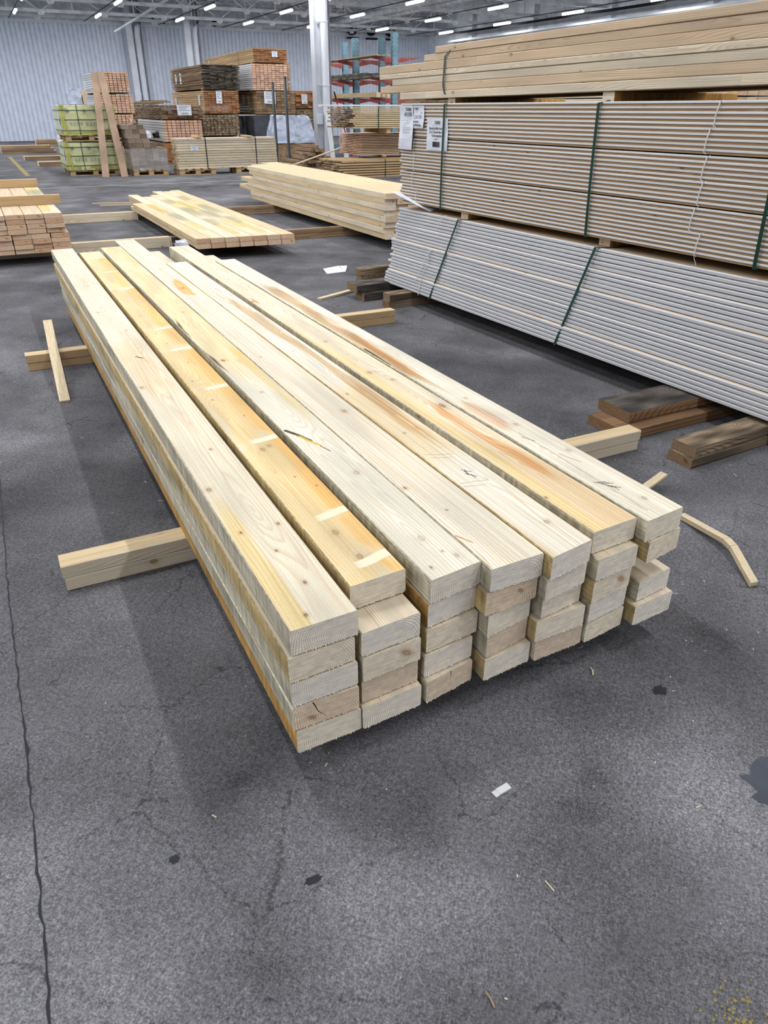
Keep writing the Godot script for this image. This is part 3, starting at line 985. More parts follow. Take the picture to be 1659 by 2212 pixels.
func build_roof() -> void:
	var tz: Array = [-48.6, -46.2, -41.4, -37.0, -32.3, -27.6, -22.9, -18.2, -13.5, -8.8, -4.1, 0.6, 5.3, 10.0]
	var lower := MB.new(1)
	lower.box(Vector3(-11, -0.05, -0.06), Vector3(28.5, 0.0, 0.06))
	lower.box(Vector3(-11, 0.0, -0.05), Vector3(28.5, 0.09, -0.035))
	lower.box(Vector3(-11, 0.0, 0.035), Vector3(28.5, 0.09, 0.05))
	var lm := lower.done()
	var upper := MB.new(1)
	upper.box(Vector3(-11, 0.0, -0.06), Vector3(28.5, 0.1, 0.06))
	var um := upper.done()
	var web := bar(Vector3(0, 0, 0), Vector3(1.5, 0.98, 0), 0.05, 0.05)
	var web2 := bar(Vector3(0, 0, 0), Vector3(-1.5, 0.98, 0), 0.05, 0.05)
	var post := MB.new(1)
	post.box(Vector3(-0.025, 0, -0.025), Vector3(0.025, 0.98, 0.025))
	var pm := post.done()
	var gus := MB.new(1)
	gus.sweep([Vector2(-0.11, -0.16), Vector2(0.11, -0.16), Vector2(0.24, 0.06), Vector2(-0.24, 0.06)], 0.065, 0.05, [0], 0)
	var gm := gus.done()
	for i in tz.size():
		var t := Node3D.new()
		t.name = numbered("roof_truss")
		add_child(t, true)
		t.position = Vector3(0, 5.8, tz[i])
		t.set_meta("kind", "structure")
		part("bottom_chord", lm, [M.chord], t)
		part("top_chord", um, [M.chord], t, at3(Vector3(0, 0.95, 0)))
		if i < 8:
			for k in 13:
				var xx := -10.5 + k * 3.0
				part("gusset_plate", gm, [M.chord], t, at3(Vector3(xx, 0, 0)))
				part("web_bar", web, [M.chord], t, at3(Vector3(xx, 0, 0)))
				part("web_bar", web2, [M.chord], t, at3(Vector3(xx, 0, 0)))
				part("web_post", pm, [M.chord], t, at3(Vector3(xx + 1.5, 0, 0)))
	# braces, ducts, trays
	var br := MB.new(1)
	br.box(Vector3(-0.09, -0.09, 0), Vector3(0.09, 0.09, 3.7))
	var d := Vector3(10.95, 6.75, -45.0) - Vector3(8.3, 5.35, -46.8)
	struct("roof_brace", bar(Vector3(8.0, 5.1, -46.8), Vector3(11.2, 6.8, -45.0), 0.2, 0.08), [M.chord])
	for k in 2:
		var p := MB.new(1)
		p.tube([Vector3(21.0 + k * 0.45, 6.05 - k * 0.12, -50.5), Vector3(21.0 + k * 0.45, 6.05 - k * 0.12, 0)], 0.14 - k * 0.03, 14)
		solo("ventilation_duct", p.done(), [M.chord], ["thicker of two round grey ducts under the roof beams", "thinner of two round grey ducts under the roof beams"][k], "duct")
	var tr := MB.new(1)
	tr.box(Vector3(27.9, 5.18, -46), Vector3(28.25, 5.28, 8))
	solo("cable_tray", tr.done(), [M.steel_white], "long pale cable tray running along the right wall under the roof", "cable tray")
	var tc := MB.new(1)
	for k in 3:
		tc.tube([Vector3(27.3 + k * 0.12, 5.5 + 0.05 * k, -45), Vector3(27.3 + k * 0.12, 5.46 + 0.05 * k, -20), Vector3(27.3 + k * 0.12, 5.5, 5)], 0.03, 6)
	solo("conduit_bunch", tc.done(), [M.dark], "dark bunch of conduits above the pale cable tray", "conduit")
	# a hose reel and fan units high on the back wall
	for k in 3:
		var fn := MB.new(1)
		fn.tube([Vector3(0, 0, 0), Vector3(0, 0, 0.25)], 0.3, 14)
		fn.box(Vector3(-0.35, -0.5, 0), Vector3(0.35, -0.42, 0.4))
		solo("wall_fan", fn.done(), [M.dark], "%s of three dark fan units high on the back wall behind the rack" % ORD[k], "fan", at3(Vector3(23.0 + k * 1.35, 5.95, -49.7)), "dark fan units on the back wall")
	for k in 4:
		var h := MB.new(1)
		var rr: float = [0.14, 0.18, 0.1, 0.16][k]
		h.tube([Vector3(0, 0, 0), Vector3(0, 0, 0.03)], rr, 14)
		struct("wall_hole", h.done(), [M.black], at3(Vector3([10.6, 11.3, 11.9, 14.2][k], 6.0 - 0.02 * k, -49.73)))


func build_columns() -> void:
	var h := MB.new(1)
	h.box(Vector3(-0.17, 0, 0.13), Vector3(0.17, 6.8, 0.15))
	h.box(Vector3(-0.17, 0, -0.15), Vector3(0.17, 6.8, -0.13))
	h.box(Vector3(-0.008, 0, -0.13), Vector3(0.008, 6.8, 0.13))
	h.box(Vector3(-0.26, 0, -0.26), Vector3(0.26, 0.03, 0.26))
	var hm := h.done()
	var spots: Array = [Vector3(11.55, 0, -27.9), Vector3(12.15, 0, -48.2), Vector3(9.2, 0, -49.4)]
	for k in 3:
		var c := Node3D.new()
		c.name = numbered("column")
		add_child(c, true)
		c.position = spots[k]
		c.set_meta("kind", "structure")
		part("steel_profile", hm, [M.steel_white], c, at3(Vector3.ZERO, PI / 2 if k == 0 else 0.0))
		var p := MB.new(1)
		var r := 0.13 if k < 2 else 0.16
		if k == 0:
			p.tube([Vector3(0.22, 0.05, 0.22), Vector3(0.22, 6.8, 0.22)], r, 16)
		else:
			p.tube([Vector3(0.42, 0.05, 0.1), Vector3(0.42, 5.2, 0.1), Vector3(0.46, 5.5, 0.1), Vector3(0.95, 6.3, 0.1)], r, 16)
		part("downpipe", p.done(), [M.steel_white], c)
		for y in [2.3, 4.2]:
			var cl := MB.new(1)
			cl.tube([Vector3(0.22 if k == 0 else 0.42, y, 0.22 if k == 0 else 0.1), Vector3(0.22 if k == 0 else 0.42, y + 0.05, 0.22 if k == 0 else 0.1)], r + 0.012, 16)
			cl.box(Vector3(0.0, y + 0.01, 0.05), Vector3(0.3, y + 0.04, 0.12))
			part("pipe_clamp", cl.done(), [M.steel_white], c)
		var cd := MB.new(1)
		cd.box(Vector3(0.40, 0, 0.05), Vector3(0.47, 6.8, 0.15))
		if k > 0:
			cd.box(Vector3(0.22, 0, -0.1), Vector3(0.30, 6.8, 0.0), at3(Vector3(0.4, 0, 0)))
		part("conduit", cd.done(), [M.steel_grey], c)
	# control box and red-and-black stick, white boards at the tall column's foot
	var cb := MB.new(1)
	cb.box(Vector3(-0.11, 0, 0), Vector3(0.11, 0.34, 0.1))
	solo("switch_box", cb.done(), [M.steel_white], "small white switch box on the tall white column", "switch box", at3(Vector3(11.47, 1.1, -27.72)))
	for k in 2:
		var wb := MB.new(1)
		wb.box(Vector3(-0.09, 0, -0.015), Vector3(0.09, 1.55, 0.015))
		solo("white_board", wb.done(), [M.white_paint], ["white board leaning at the left of the tall column's foot", "white board leaning at the right of the tall column's foot"][k], "board", at3(Vector3(11.75 + k * 0.55, 0, -27.2), 0.0, -0.12, 0.06 - 0.02 * k), "white boards at the column")
	var stk := MB.new(2)
	stk.tube([Vector3(0, 0, 0), Vector3(0, 1.1, 0)], 0.025, 8)
	stk.tube([Vector3(0, 1.5, 0), Vector3(0, 1.95, 0)], 0.025, 8)
	stk.cur = 1
	stk.tube([Vector3(0, 1.1, 0), Vector3(0, 1.5, 0)], 0.027, 8)
	stk.tube([Vector3(0, 1.95, 0), Vector3(0, 2.2, 0)], 0.027, 8)
	solo("handle_stick", stk.done(), [M.red, M.black], "thin red and black stick leaning against the tall column", "stick", at3(Vector3(12.42, 0, -26.95), 0.0, -0.12, 0.25))


# ---------------------------------------------------------------- loose timber piles
func build_near_pile() -> void:
	# each row: [column, layer from the top, x left, z of the end, width, skew, far z]
	var e: Array = [
		[0, 0, 0.416, -1.318, 0.183, 0.02, -7.286], [0, 1, 0.405, -1.317, 0.184, 0.05, -7.1], [0, 2, 0.409, -1.315, 0.185, 0.02, -6.9], [0, 3, 0.407, -1.313, 0.188, 0.0, -6.82], [0, 4, 0.412, -1.312, 0.187, 0.02, -6.6],
		[1, 0, 0.622, -1.424, 0.172, 0.06, -7.02], [1, 1, 0.609, -1.328, 0.181, 0.07, -7.2], [1, 2, 0.609, -1.322, 0.181, 0.07, -7.1], [1, 3, 0.607, -1.330, 0.178, 0.06, -7.2], [1, 4, 0.603, -1.314, 0.187, 0.05, -7.0],
		[2, 0, 0.824, -1.357, 0.173, 0.12, -7.2], [2, 1, 0.820, -1.361, 0.170, 0.14, -7.1], [2, 2, 0.816, -1.351, 0.179, 0.10, -7.0], [2, 3, 0.808, -1.344, 0.170, 0.11, -7.1], [2, 4, 0.806, -1.330, 0.171, 0.16, -7.2],
		[3, 0, 1.000, -1.320, 0.180, 0.03, -7.55], [3, 1, 0.988, -1.325, 0.185, 0.06, -7.2], [3, 2, 1.003, -1.334, 0.168, 0.16, -7.0], [3, 3, 1.010, -1.338, 0.164, 0.17, -7.1], [3, 4, 1.002, -1.326, 0.176, 0.08, -7.0],
		[4, 0, 1.184, -1.304, 0.164, 0.16, -6.19], [4, 1, 1.186, -1.314, 0.166, 0.14, -7.3], [4, 2, 1.196, -1.333, 0.164, 0.13, -7.0], [4, 3, 1.182, -1.319, 0.187, 0.01, -7.0], [4, 4, 1.190, -1.326, 0.187, 0.02, -6.9],
		[5, 0, 1.380, -1.350, 0.178, 0.06, -6.97], [5, 1, 1.385, -1.319, 0.168, 0.07, -7.0], [5, 2, 1.382, -1.324, 0.170, 0.12, -7.1], [5, 3, 1.386, -1.330, 0.173, 0.14, -7.0], [5, 4, 1.388, -1.331, 0.172, 0.11, -7.0],
		[6, 0, 1.570, -1.331, 0.166, 0.11, -6.13], [6, 1, 1.590, -1.330, 0.160, 0.17, -6.86], [6, 2, 1.595, -1.75, 0.165, 0.1, -6.8], [6, 3, 1.606, -1.344, 0.152, 0.11, -6.7], [6, 4, 1.588, -1.324, 0.178, 0.07, -6.9]]
	var tops: Array = ["pale top timber with pinkish streaks on the near pile's left edge", "yellow to orange stained top timber of the near pile, crossed by pale bars", "pale top timber with dark resin pocket, right of the orange-stained one", "straight-grained pale top timber in the middle of the near pile", "pale top timber with pencil scribble and brown streak on the near pile", "top timber with orange resin streak, second from the near pile's right edge", "whitish top timber with dark tally marks on the near pile's right edge"]
	for q in e:
		var c: int = q[0]
		var l: int = q[1]
		var sd := 1000 + c * 10 + l
		var m := timber_mesh(q[4], 0.0757, absf(q[6] - q[3]), sd, 10, -q[5], 0.0012)
		var lab: String = tops[c] if l == 0 else "pale sawn timber, %s from the left in the near pile's %s layer from the top" % [ORD[c], ORD[l]]
		# which of the twelve end faces: 3 has a knot and a long check, 5 a check, 7 and 9 knots
		var ei: int = [[0, 1, 8, 3, 10], [4, 2, 7, 11, 0], [6, 8, 1, 0, 5], [2, 9, 4, 11, 6], [8, 0, 10, 4, 11], [10, 6, 7, 2, 1], [4, 1, 11, 8, 2]][c][l]
		var side: Material = M.sawn if (c + l) % 3 != 1 else M.sawn_warm
		if c == 0 and (l == 4 or l == 1):
			side = M.sawn_warm if l == 1 else M.sawn_deep
		if c == 2 and l == 1:
			side = M.sawn_deep
		solo("sawn_timber", m, [M.top[c] if l == 0 else M.pale, side, M.end[ei], e1()], lab, "timber", at3(Vector3(q[2] + q[4] / 2, 0.112 + (4 - l) * 0.081, q[3])), "timbers of the near pile")
	# bearers under it: pairs of battens lying across
	var bz: Array = [-2.545, -5.455]
	for k in 2:
		for y in 2:
			var bm := timber_mesh(0.095, 0.0555, 2.87 + 0.01 * y, 1200 + k * 2 + y, 6, 0.0, 0.0015, false)
			var lab := "%s batten of the %s bearer under the near pile" % [["lower", "upper"][y], ["front", "rear"][k]]
			solo("bearer_batten", bm, [M.pale_warm, M.pale if k == 0 else M.pale_deep, e1(), e1()], lab, "batten", at3(Vector3(-0.05 - 0.004 * y + 0.06 * k, y * 0.056, bz[k] - 0.047), -PI / 2), "bearer battens under the near pile")
	# stack of weathered wood shavings at the pile is left to build_floor_bits


func build_left_pile() -> void:
	for l in 8:
		for c in 5:
			var up := l >= 4
			var x := 0.588 - c * 0.205 - (0.028 if up else 0.0) + rng.randf_range(-0.004, 0.004)
			var m := timber_mesh(0.198, 0.0492, 4.9 + rng.randf_range(-0.1, 0.25), 1300 + l * 8 + c, 1, 0.0, 0.0, false)
			var lab := "reddish-ended timber, %s from the right in %s layer of the left pile" % [ORD[c], ("the top" if l == 7 else ORD[7 - l] + " from the top")]
			var top: Material = M.pale_pink
			if l == 7 and c == 0:
				lab = "mossy-stained top timber with dark end crack on the left pile's edge"
				top = M.smear
			solo("stored_timber", m, [top, M.pale_pink, e2(), e2()], lab, "timber", at3(Vector3(x + 0.099, 0.13 + l * 0.0525 + (0.004 if up else 0.0), -9.66 + rng.randf_range(-0.02, 0.02))), "timbers of the left pile")
	for k in 2:
		var m := timber_mesh(0.06, 0.11, 1.5, 1360 + k, 1, 0.0, 0.0, false)
		solo("cross_batten", m, [M.pale_warm, M.pale_deep, e1(), e1()], ["orange-tan crosspiece lying nearer on top of the left pile", "orange-tan crosspiece lying farther back on top of the left pile"][k], "batten", at3(Vector3(-0.66 - 0.07 * k, 0.553, [-10.62, -13.2][k]), -PI / 2), "crosspieces on the left pile")


func build_middle_pile() -> void:
	var far: Array = [-13.2, -14.6, -14.15, -14.4, -15.05, -14.95, -15.1]
	var look: Array = ["its left edge", "second from its left edge", "third from its left edge", "in its middle", "third from its right edge", "second from its right edge", "its right edge"]
	for c in 7:
		for l in 2:
			var z0 := -9.08 - 0.012 * c * -1.5
			var m := timber_mesh(0.166, 0.0565, absf(far[c] - z0) + (0.25 if l == 0 and c == 0 else 0.0), 1400 + c * 2 + l, 2, 0.0, 0.0, false)
			var lab := "%s of the low middle pile, %s" % [["lower timber", "smeared top timber"][l], look[c]]
			solo("stained_timber", m, [[M.pale_warm, M.smear_two, M.pale, M.smear, M.smear_two, M.smear, M.pale_warm][c], M.pale_warm, e2(), e2()], lab, "timber", at3(Vector3(2.125 + c * 0.1715 + 0.083 + (0.006 if l == 0 else 0.0), 0.13 + l * 0.06, z0)), "timbers of the low middle pile")
	# long bearer battens running under the left, middle and back piles: [x0, x1, z, material, words]
	var bs: Array = [
		[-0.5, 2.05, -10.23, 0, "pale bearer batten between the left and middle piles, nearer pair"],
		[2.06, 3.2, -10.19, 1, "dark bearer batten under the middle pile's front"],
		[3.22, 5.7, -10.06, 2, "brown bearer batten between the middle and back piles, nearer pair"],
		[-0.5, 2.15, -13.17, 0, "pale bearer batten between the left and middle piles, farther pair"],
		[2.16, 3.2, -13.1, 1, "dark bearer batten under the middle pile's rear"],
		[3.22, 5.7, -13.0, 2, "brown bearer batten between the middle and back piles, farther pair"]]
	for b in bs:
		for y in 2:
			var m := timber_mesh(0.09, 0.0645, b[1] - b[0] - 0.07 * y * (b[3] % 2), 1450 + int(b[0] * 10) + y, 1, 0.0, 0.0, false)
			var mm: Material = [M.pale_warm, M.grey, M.brown][b[3]]
			solo("bearer_batten", m, [mm, [M.pale, M.grey, M.brown][b[3]], e1(), e1()], b[4] + (", upper" if y == 1 else ", lower"), "batten", at3(Vector3(b[0], y * 0.065, b[2] - 0.045), -PI / 2), "bearer battens under the farther piles")
	# torn grey plastic hanging on the pile's corner
	solo("plastic_sheet", crumple(Vector3(0.24, 0.2, 0.2), 9, 0.03, 33, 0.45), [M.film_grey], "crumpled whitish plastic sheet at the middle pile's left front corner", "plastic sheet", at3(Vector3(1.98, 0, -9.28)))


func build_back_pile() -> void:
	var r := RandomNumberGenerator.new()
	r.seed = 21
	for l in 8:
		for c in 5:
			var z0 := -8.72 + r.randf_range(-0.05, 0.05)
			var z1 := -14.3 + r.randf_range(-0.12, 0.12)
			if c == 0:
				z1 = [-14.15, -14.2, -14.9, -14.35, -14.75, -14.0, -14.2, -14.3][l]
			if c == 0 and l < 7:
				z0 = -8.72 + [0.02, -0.03, 0.0, 0.03, -0.02, 0.01, 0.0][l]
			if l == 7:
				z1 = [-14.3, -14.6, -14.55, -15.0, -15.05][c]
			var m := timber_mesh(0.165, 0.0665, absf(z1 - z0), 1500 + l * 8 + c, 4, 0.0, 0.003, false)
			var lab := "pale timber of the back pile beside the white stack, %s row, %s from the left" % [("top" if l == 7 else ORD[7 - l]), ORD[c]]
			solo("long_timber", m, [M.pale_warm, M.pale_warm if (l + c) % 2 == 0 else M.pale, e1(), e1()], lab, "timber", at3(Vector3(4.45 + c * 0.17 + 0.083 + r.randf_range(-0.006, 0.006), 0.13 + l * 0.0685, z0)), "timbers of the back pile")


# ---------------------------------------------------------------- the strapped stack on the right
func paper(parent: Node3D, at: Transform3D, w: float, h: float, curl: float, lines: Array, bars := Vector4.ZERO) -> void:
	var m := MB.new(1)
	var n := 12
	var f := func(y: float) -> float: return curl * (0.5 + 0.5 * sin(y / h * 5.2 + 0.6))
	var wr := FastNoiseLite.new()
	wr.seed = int(w * 1000.0)
	wr.frequency = 9.0
	wr.fractal_octaves = 2
	var g := func(i: int, k: int, back: float) -> Vector3:
		var y := h * k / n
		var x := w * i / 8.0
		return Vector3(0.012 * sin(y / h * 5.0) * curl * 45.0 + x, y, f.call(y) + wr.get_noise_2d(x, y) * 0.0045 - back)
	for k in n:
		for i in 8:
			m.quad(g.call(i, k, 0.0), g.call(i + 1, k, 0.0), g.call(i + 1, k + 1, 0.0), g.call(i, k + 1, 0.0))
			m.quad(g.call(i + 1, k, 0.0008), g.call(i, k, 0.0008), g.call(i, k + 1, 0.0008), g.call(i + 1, k + 1, 0.0008))
	var p := part("paper_label", m.done(), [M.paper], parent, at)
	for q in lines:
		var y: float = q[3] * h
		var pos := Vector3(q[2] * w + 0.012 * sin(q[3] * 5.0) * curl * 45.0, y, maxf(f.call(y), f.call(y + q[1])) + 0.0035)
		if q[0] == "-line":
			var lm := MB.new(1)
			lm.box(Vector3(0, 0, -0.001), Vector3(q[1] * w, 0.0022, 0))
			part("print", lm.done(), [M.ink_soft], p, at3(pos))
			continue
		var t := TextMesh.new()
		var sf := SystemFont.new()
		sf.font_names = PackedStringArray(["Droid Sans"])
		sf.font_weight = 400
		t.font = sf
		t.text = q[0]
		t.font_size = 32
		t.pixel_size = q[1] / 24.0
		t.depth = 0.001
		t.horizontal_alignment = HORIZONTAL_ALIGNMENT_LEFT
		t.vertical_alignment = VERTICAL_ALIGNMENT_BOTTOM
		part("print", t, [M.ink_red if q.size() > 4 else M.ink], p, at3(pos))
	if bars.z > 0.0:
		var bm := MB.new(1)
		var x := bars.x * w
		var r := RandomNumberGenerator.new()
		r.seed = 12
		while x < (bars.x + bars.z) * w:
			var bw := r.randf_range(0.0015, 0.005)
			bm.box(Vector3(x, bars.y * h, f.call(bars.y * h + 0.02) + 0.0035), Vector3(x + bw, (bars.y + bars.w) * h, f.call(bars.y * h + 0.02) + 0.005))
			x += bw + r.randf_range(0.0025, 0.005)
		part("barcode", bm.done(), [M.ink], p)


func build_right_stack() -> void:
	var at := Vector3(3.43, 0, -6.4)
	var turn := 0.049
	var L := 5.5
	var r := RandomNumberGenerator.new()
	r.seed = 31
	# lower pack: leaning out towards its foot
	var lo := thing("plank_pack", "lower strapped pack of white-edged planks in the big right-hand stack, leaning outward", "lumber pack", at, turn, "strapped packs of white-edged planks")
	var hl := 0.0263
	var xs := 0.0
	var front: Array = []
	for k in 25:
		front.append(-0.152 + xs)
		xs += 0.0026
		if k % 5 == 4:
			xs += 0.026 if k % 10 == 4 else 0.013
	var inner := MB.new(2)
	for k in 25:
		var y := 0.13 + k * (hl + 0.0003)
		var t := hl
		var x0: float = front[k] + r.randf_range(-0.0015, 0.0015)
		var m := MB.new(3)
		var o: Array = [Vector2(0.009, 0), Vector2(0.118, 0), Vector2(0.118, t), Vector2(0.012, t), Vector2(0.004, t * 0.93), Vector2(0, t * 0.8), Vector2(0.0, t * 0.24), Vector2(0.009, t * 0.19)]
		m.sweep(o, L + r.randf_range(-0.02, 0.02), r.randf_range(-0.035, 0.02), [0, 0, 0, 1, 1, 1, 1, 2], 0, 0.33, 2.5, Vector2(r.randf(), r.randf()))
		part("plank", m.done(), [M.pale_pink if k % 5 == 4 else M.bare, M.grey_paint, M.grey_warm], lo, at3(Vector3(x0, y, 0)))
		for c in 7:
			inner.tint = Color(1, 1, 1) * r.randf_range(0.85, 1.0)
			inner.board(x0 + 0.121 + c * 0.121, x0 + 0.239 + c * 0.121, y, y + t, L, r.randf_range(-0.02, 0.02), Vector2(r.randf(), r.randf()))
	var ip := part("inner_planks", inner.done(), [M.pale_deep, M.ends], lo)
	ip.set_meta("kind", "stuff")
	var xl := func(y: float) -> float: return -0.152 + 0.132 * (y - 0.13) / 0.665 - 0.004
	for s in [[0.78, 0.98], [2.42, 2.56]]:
		var b := MB.new(1)
		var path: Array = []
		for k in 9:
			var y := 0.126 + 0.672 * k / 8.0
			path.append(Vector3(xl.call(y) - 0.006, y, lerpf(s[0], s[1], k / 8.0)))
		path.append(Vector3(0.06, 0.80, s[1] + 0.07))
		path.append(Vector3(0.9, 0.80, s[1] + 0.1))
		b.band(path, Vector3(0, 0, 1), 0.021, 0.0025)
		part("strap", b.done(), [M.strap_green], lo)
	for s in [[0.71, 0.76, 0.685, 0.80], [0.515, 0.665, 0.219, 0.517], [0.60, 0.636, 0.127, 0.378], [0.66, 0.67, 0.40, 0.517]]:
		var b := MB.new(1)
		b.tube([Vector3(xl.call(s[2]) - 0.006, s[2], s[0]), Vector3(xl.call((s[2] + s[3]) / 2) - 0.014, (s[2] + s[3]) / 2, (s[0] + s[1]) / 2 - 0.004), Vector3(xl.call(s[3]) - 0.004, s[3], s[1]), Vector3(xl.call(s[3]) + 0.02, s[3] + 0.004, s[1] + 0.02)], 0.0034, 6)
		part("tie_cord", b.done(), [M.cord], lo)
	# bearers between the packs
	for k in 2:
		var bm := timber_mesh(0.1, 0.052, 1.1, 1700 + k, 1, 0.0, 0.0, false)
		solo("spacer_batten", bm, [M.pale_deep, M.sawn_deep, e1(), e1()], ["spacer batten between the lower and middle packs, near the papers' end", "spacer batten between the lower and middle packs, nearer the camera"][k], "batten", at3(at + Vector3(0.05 + 0.03 * k, 0.7955, [0.93, 2.5][k] + 0.03).rotated(Vector3.UP, turn), -PI / 2 + turn), "spacer battens in the right-hand stack")
	# middle pack: upright front, six tied bundles of five planks
	var up := thing("plank_pack", "middle strapped pack of white-edged planks in the right-hand stack, with paper labels", "lumber pack", at, turn, "strapped packs of white-edged planks")
	var inner2 := MB.new(2)
	var yy := 0.85
	for k in 30:
		var t := 0.0255
		var m := MB.new(3)
		var o: Array = [Vector2(0.009, 0), Vector2(0.118, 0), Vector2(0.118, t), Vector2(0.004, t), Vector2(0, t * 0.9), Vector2(0, t * 0.56), Vector2(0.009, t * 0.52)]
		var x0 := r.randf_range(-0.002, 0.002)
		m.sweep(o, L + r.randf_range(-0.02, 0.02), r.randf_range(-0.025, 0.02) + (0.03 if k < 3 else 0.0), [0, 0, 0, 1, 1, 1, 2], 0, 0.33, 2.5, Vector2(r.randf(), r.randf()))
		part("plank", m.done(), [M.bare, M.white_paint, M.bare], up, at3(Vector3(x0, yy, 0)))
		for c in 7:
			inner2.tint = Color(1, 1, 1) * r.randf_range(0.85, 1.0)
			inner2.board(0.121 + c * 0.121, 0.239 + c * 0.121, yy, yy + t, L, r.randf_range(-0.02, 0.02), Vector2(r.randf(), r.randf()))
		yy += t + 0.00025
		if k == 9 or k == 19:
			yy += 0.0075
	var ip2 := part("inner_planks", inner2.done(), [M.pale_deep, M.ends], up)
	ip2.set_meta("kind", "stuff")
	for s in [[0.69, 0.70, 0.845], [2.44, 2.41, 0.845], [3.72, 3.70, 0.845]]:
		var b := MB.new(1)
		var path: Array = [Vector3(0.05, 0.842, s[0] + 0.01)]
		for k in 9:
			path.append(Vector3(-0.017 - 0.004 * sin(k * 0.4), 0.846 + 0.784 * k / 8.0, lerpf(s[0], s[1], k / 8.0)))
		path.append(Vector3(0.03, 1.645, s[1] + 0.045))
		path.append(Vector3(0.9, 1.646, s[1] + 0.06))
		b.band(path, Vector3(0, 0, 1), 0.021, 0.0025)
		part("strap", b.done(), [M.strap_green], up)
	for s in [[3.25, 0.0], [0.21, 0.0]]:
		for k in 6:
			if s[0] < 1.0 and k > 4:
				continue
			var y0 := 0.852 + k * 0.1287 + (0.0075 if k > 1 else 0.0) + (0.0075 if k > 3 else 0.0)
			var y1 := y0 + 0.127
			var zc: float = s[0] + [0.07, 0.0, 0.02, 0.015, 0.0, 0.03][k]
			var rr := 0.0036 if s[0] > 1.0 else 0.0026
			var b := MB.new(1)
			b.tube([Vector3(0.004, y0 - 0.001, zc + 0.008), Vector3(-0.008, y0 + 0.006, zc), Vector3(-0.011, (y0 + y1) / 2, zc + 0.004), Vector3(-0.007, y1 - 0.005, zc + 0.014), Vector3(0.010, y1, zc + 0.02)], rr, 6)
			if k == 0 and s[0] > 1.0:
				b.tube([Vector3(-0.008, y0, zc), Vector3(-0.012, y0 - 0.045, zc + 0.03)], 0.0015, 5)
			part("tie_cord", b.done(), [M.cord], up)
	var face := Basis.from_euler(Vector3(0, -PI / 2, 0))
	paper(up, Transform3D(face, Vector3(-0.010, 1.283, 0.005)), 0.225, 0.34, 0.022, [["-", 0.026, 0.2, 0.86], ["Order", 0.027, 0.47, 0.85], ["#12285", 0.027, 0.36, 0.735], ["-line", 0.5, 0.25, 0.60], ["-line", 0.25, 0.25, 0.66], ["-line", 0.2, 0.55, 0.655], ["-line", 0.16, 0.55, 0.63], ["-line", 0.16, 0.3, 0.55], ["-line", 0.65, 0.25, 0.50], ["-line", 0.6, 0.25, 0.46], ["-line", 0.5, 0.28, 0.42], ["-line", 0.55, 0.25, 0.38]])
	paper(up, Transform3D(face, Vector3(-0.006, 1.452, 0.225)), 0.165, 0.168, 0.012, [["Lager", 0.017, 0.12, 0.80], ["02", 0.013, 0.72, 0.62], ["22x120", 0.026, 0.08, 0.38], ["4k 5200x2", 0.014, 0.05, 0.22], ["E palltransp", 0.017, 0.03, 0.06]])
	paper(up, Transform3D(face, Vector3(-0.004, 1.293, 0.437)), 0.31, 0.232, 0.006, [["55682", 0.024, 0.37, 0.80], ["Paneel profiler Hahn", 0.0165, 0.11, 0.64], ["22x 120mm420m 22a", 0.0165, 0.13, 0.52], ["Palltransporten", 0.0165, 0.25, 0.41], ["Netto", 0.011, 0.40, 0.32, 1]], Vector4(0.33, 0.11, 0.32, 0.17))
	# spacers under the top bundle
	for k in 2:
		var bm := timber_mesh(0.1, 0.038 + 0.018 * k, 1.15, 1710 + k, 1, 0.0, 0.0, false)
		solo("spacer_batten", bm, [M.pale_deep, M.sawn_deep, e1(), e1()], ["spacer batten under the top bundle, near the papers' end", "spacer batten under the top bundle, nearer the camera"][k], "batten", at3(at + Vector3(0.03, 1.634, [0.70, 2.41][k] + 0.03).rotated(Vector3.UP, turn), -PI / 2 + turn), "spacer battens in the right-hand stack")
	# top bundle of planed timbers, strapped near its end
	var tb := thing("timber_bundle", "top bundle of smooth pale timbers with grey strap on the right-hand stack", "lumber pack", at, turn)
	var lay: Array = [[0.0, 0.052, -0.02, 0], [0.054, 0.054, -0.37, 1], [0.110, 0.05, -0.17, 2], [0.162, 0.038, -0.38, 0], [0.202, 0.058, -0.39, 3], [0.262, 0.048, 0.35, 1], [0.312, 0.046, 0.52, 3]]
	var mm: Array = [M.pale, M.pale_pink, M.pale, M.pale_pink]
	var inn := MB.new(2)
	var tilt := Transform3D(Basis.from_euler(Vector3(-0.011, 0, 0)), Vector3(0, 1.6655, 0))
	for k in lay.size():
		var q: Array = lay[k]
		var tm := timber_mesh(0.12, q[1], L + 0.1 - q[2], 1720 + k, 6, 0.0, 0.0015, false)
		part("timber", tm, [mm[q[3]], mm[q[3]], e1(), e1()], tb, tilt * at3(Vector3(0.06 + 0.004 * (k % 3), q[0], q[2]), PI))
		for c in 6:
			inn.tint = Color(1, 1, 1) * r.randf_range(0.88, 1.0)
			inn.board(0.125 + c * 0.124, 0.245 + c * 0.124, q[0], q[0] + q[1], L, q[2] + r.randf_range(0.0, 0.3), Vector2(r.randf(), r.randf()))
	inn.board(0.14, 0.26, 0.36, 0.372, L, 0.72, Vector2(0.2, 0.3))
	var ip3 := part("inner_timbers", inn.done(), [M.pale_warm, M.ends], tb, tilt)
	ip3.set_meta("kind", "stuff")
	var sb := MB.new(1)
	sb.band([Vector3(0.06, 1.668, 0.74), Vector3(-0.006, 1.70, 0.68), Vector3(-0.012, 1.76, 0.66), Vector3(-0.008, 1.96, 0.67), Vector3(0.012, 2.04, 0.80), Vector3(0.2, 2.048, 0.86)], Vector3(0, 0, 1), 0.02, 0.0025)
	part("strap", sb.done(), [M.strap_grey], tb)


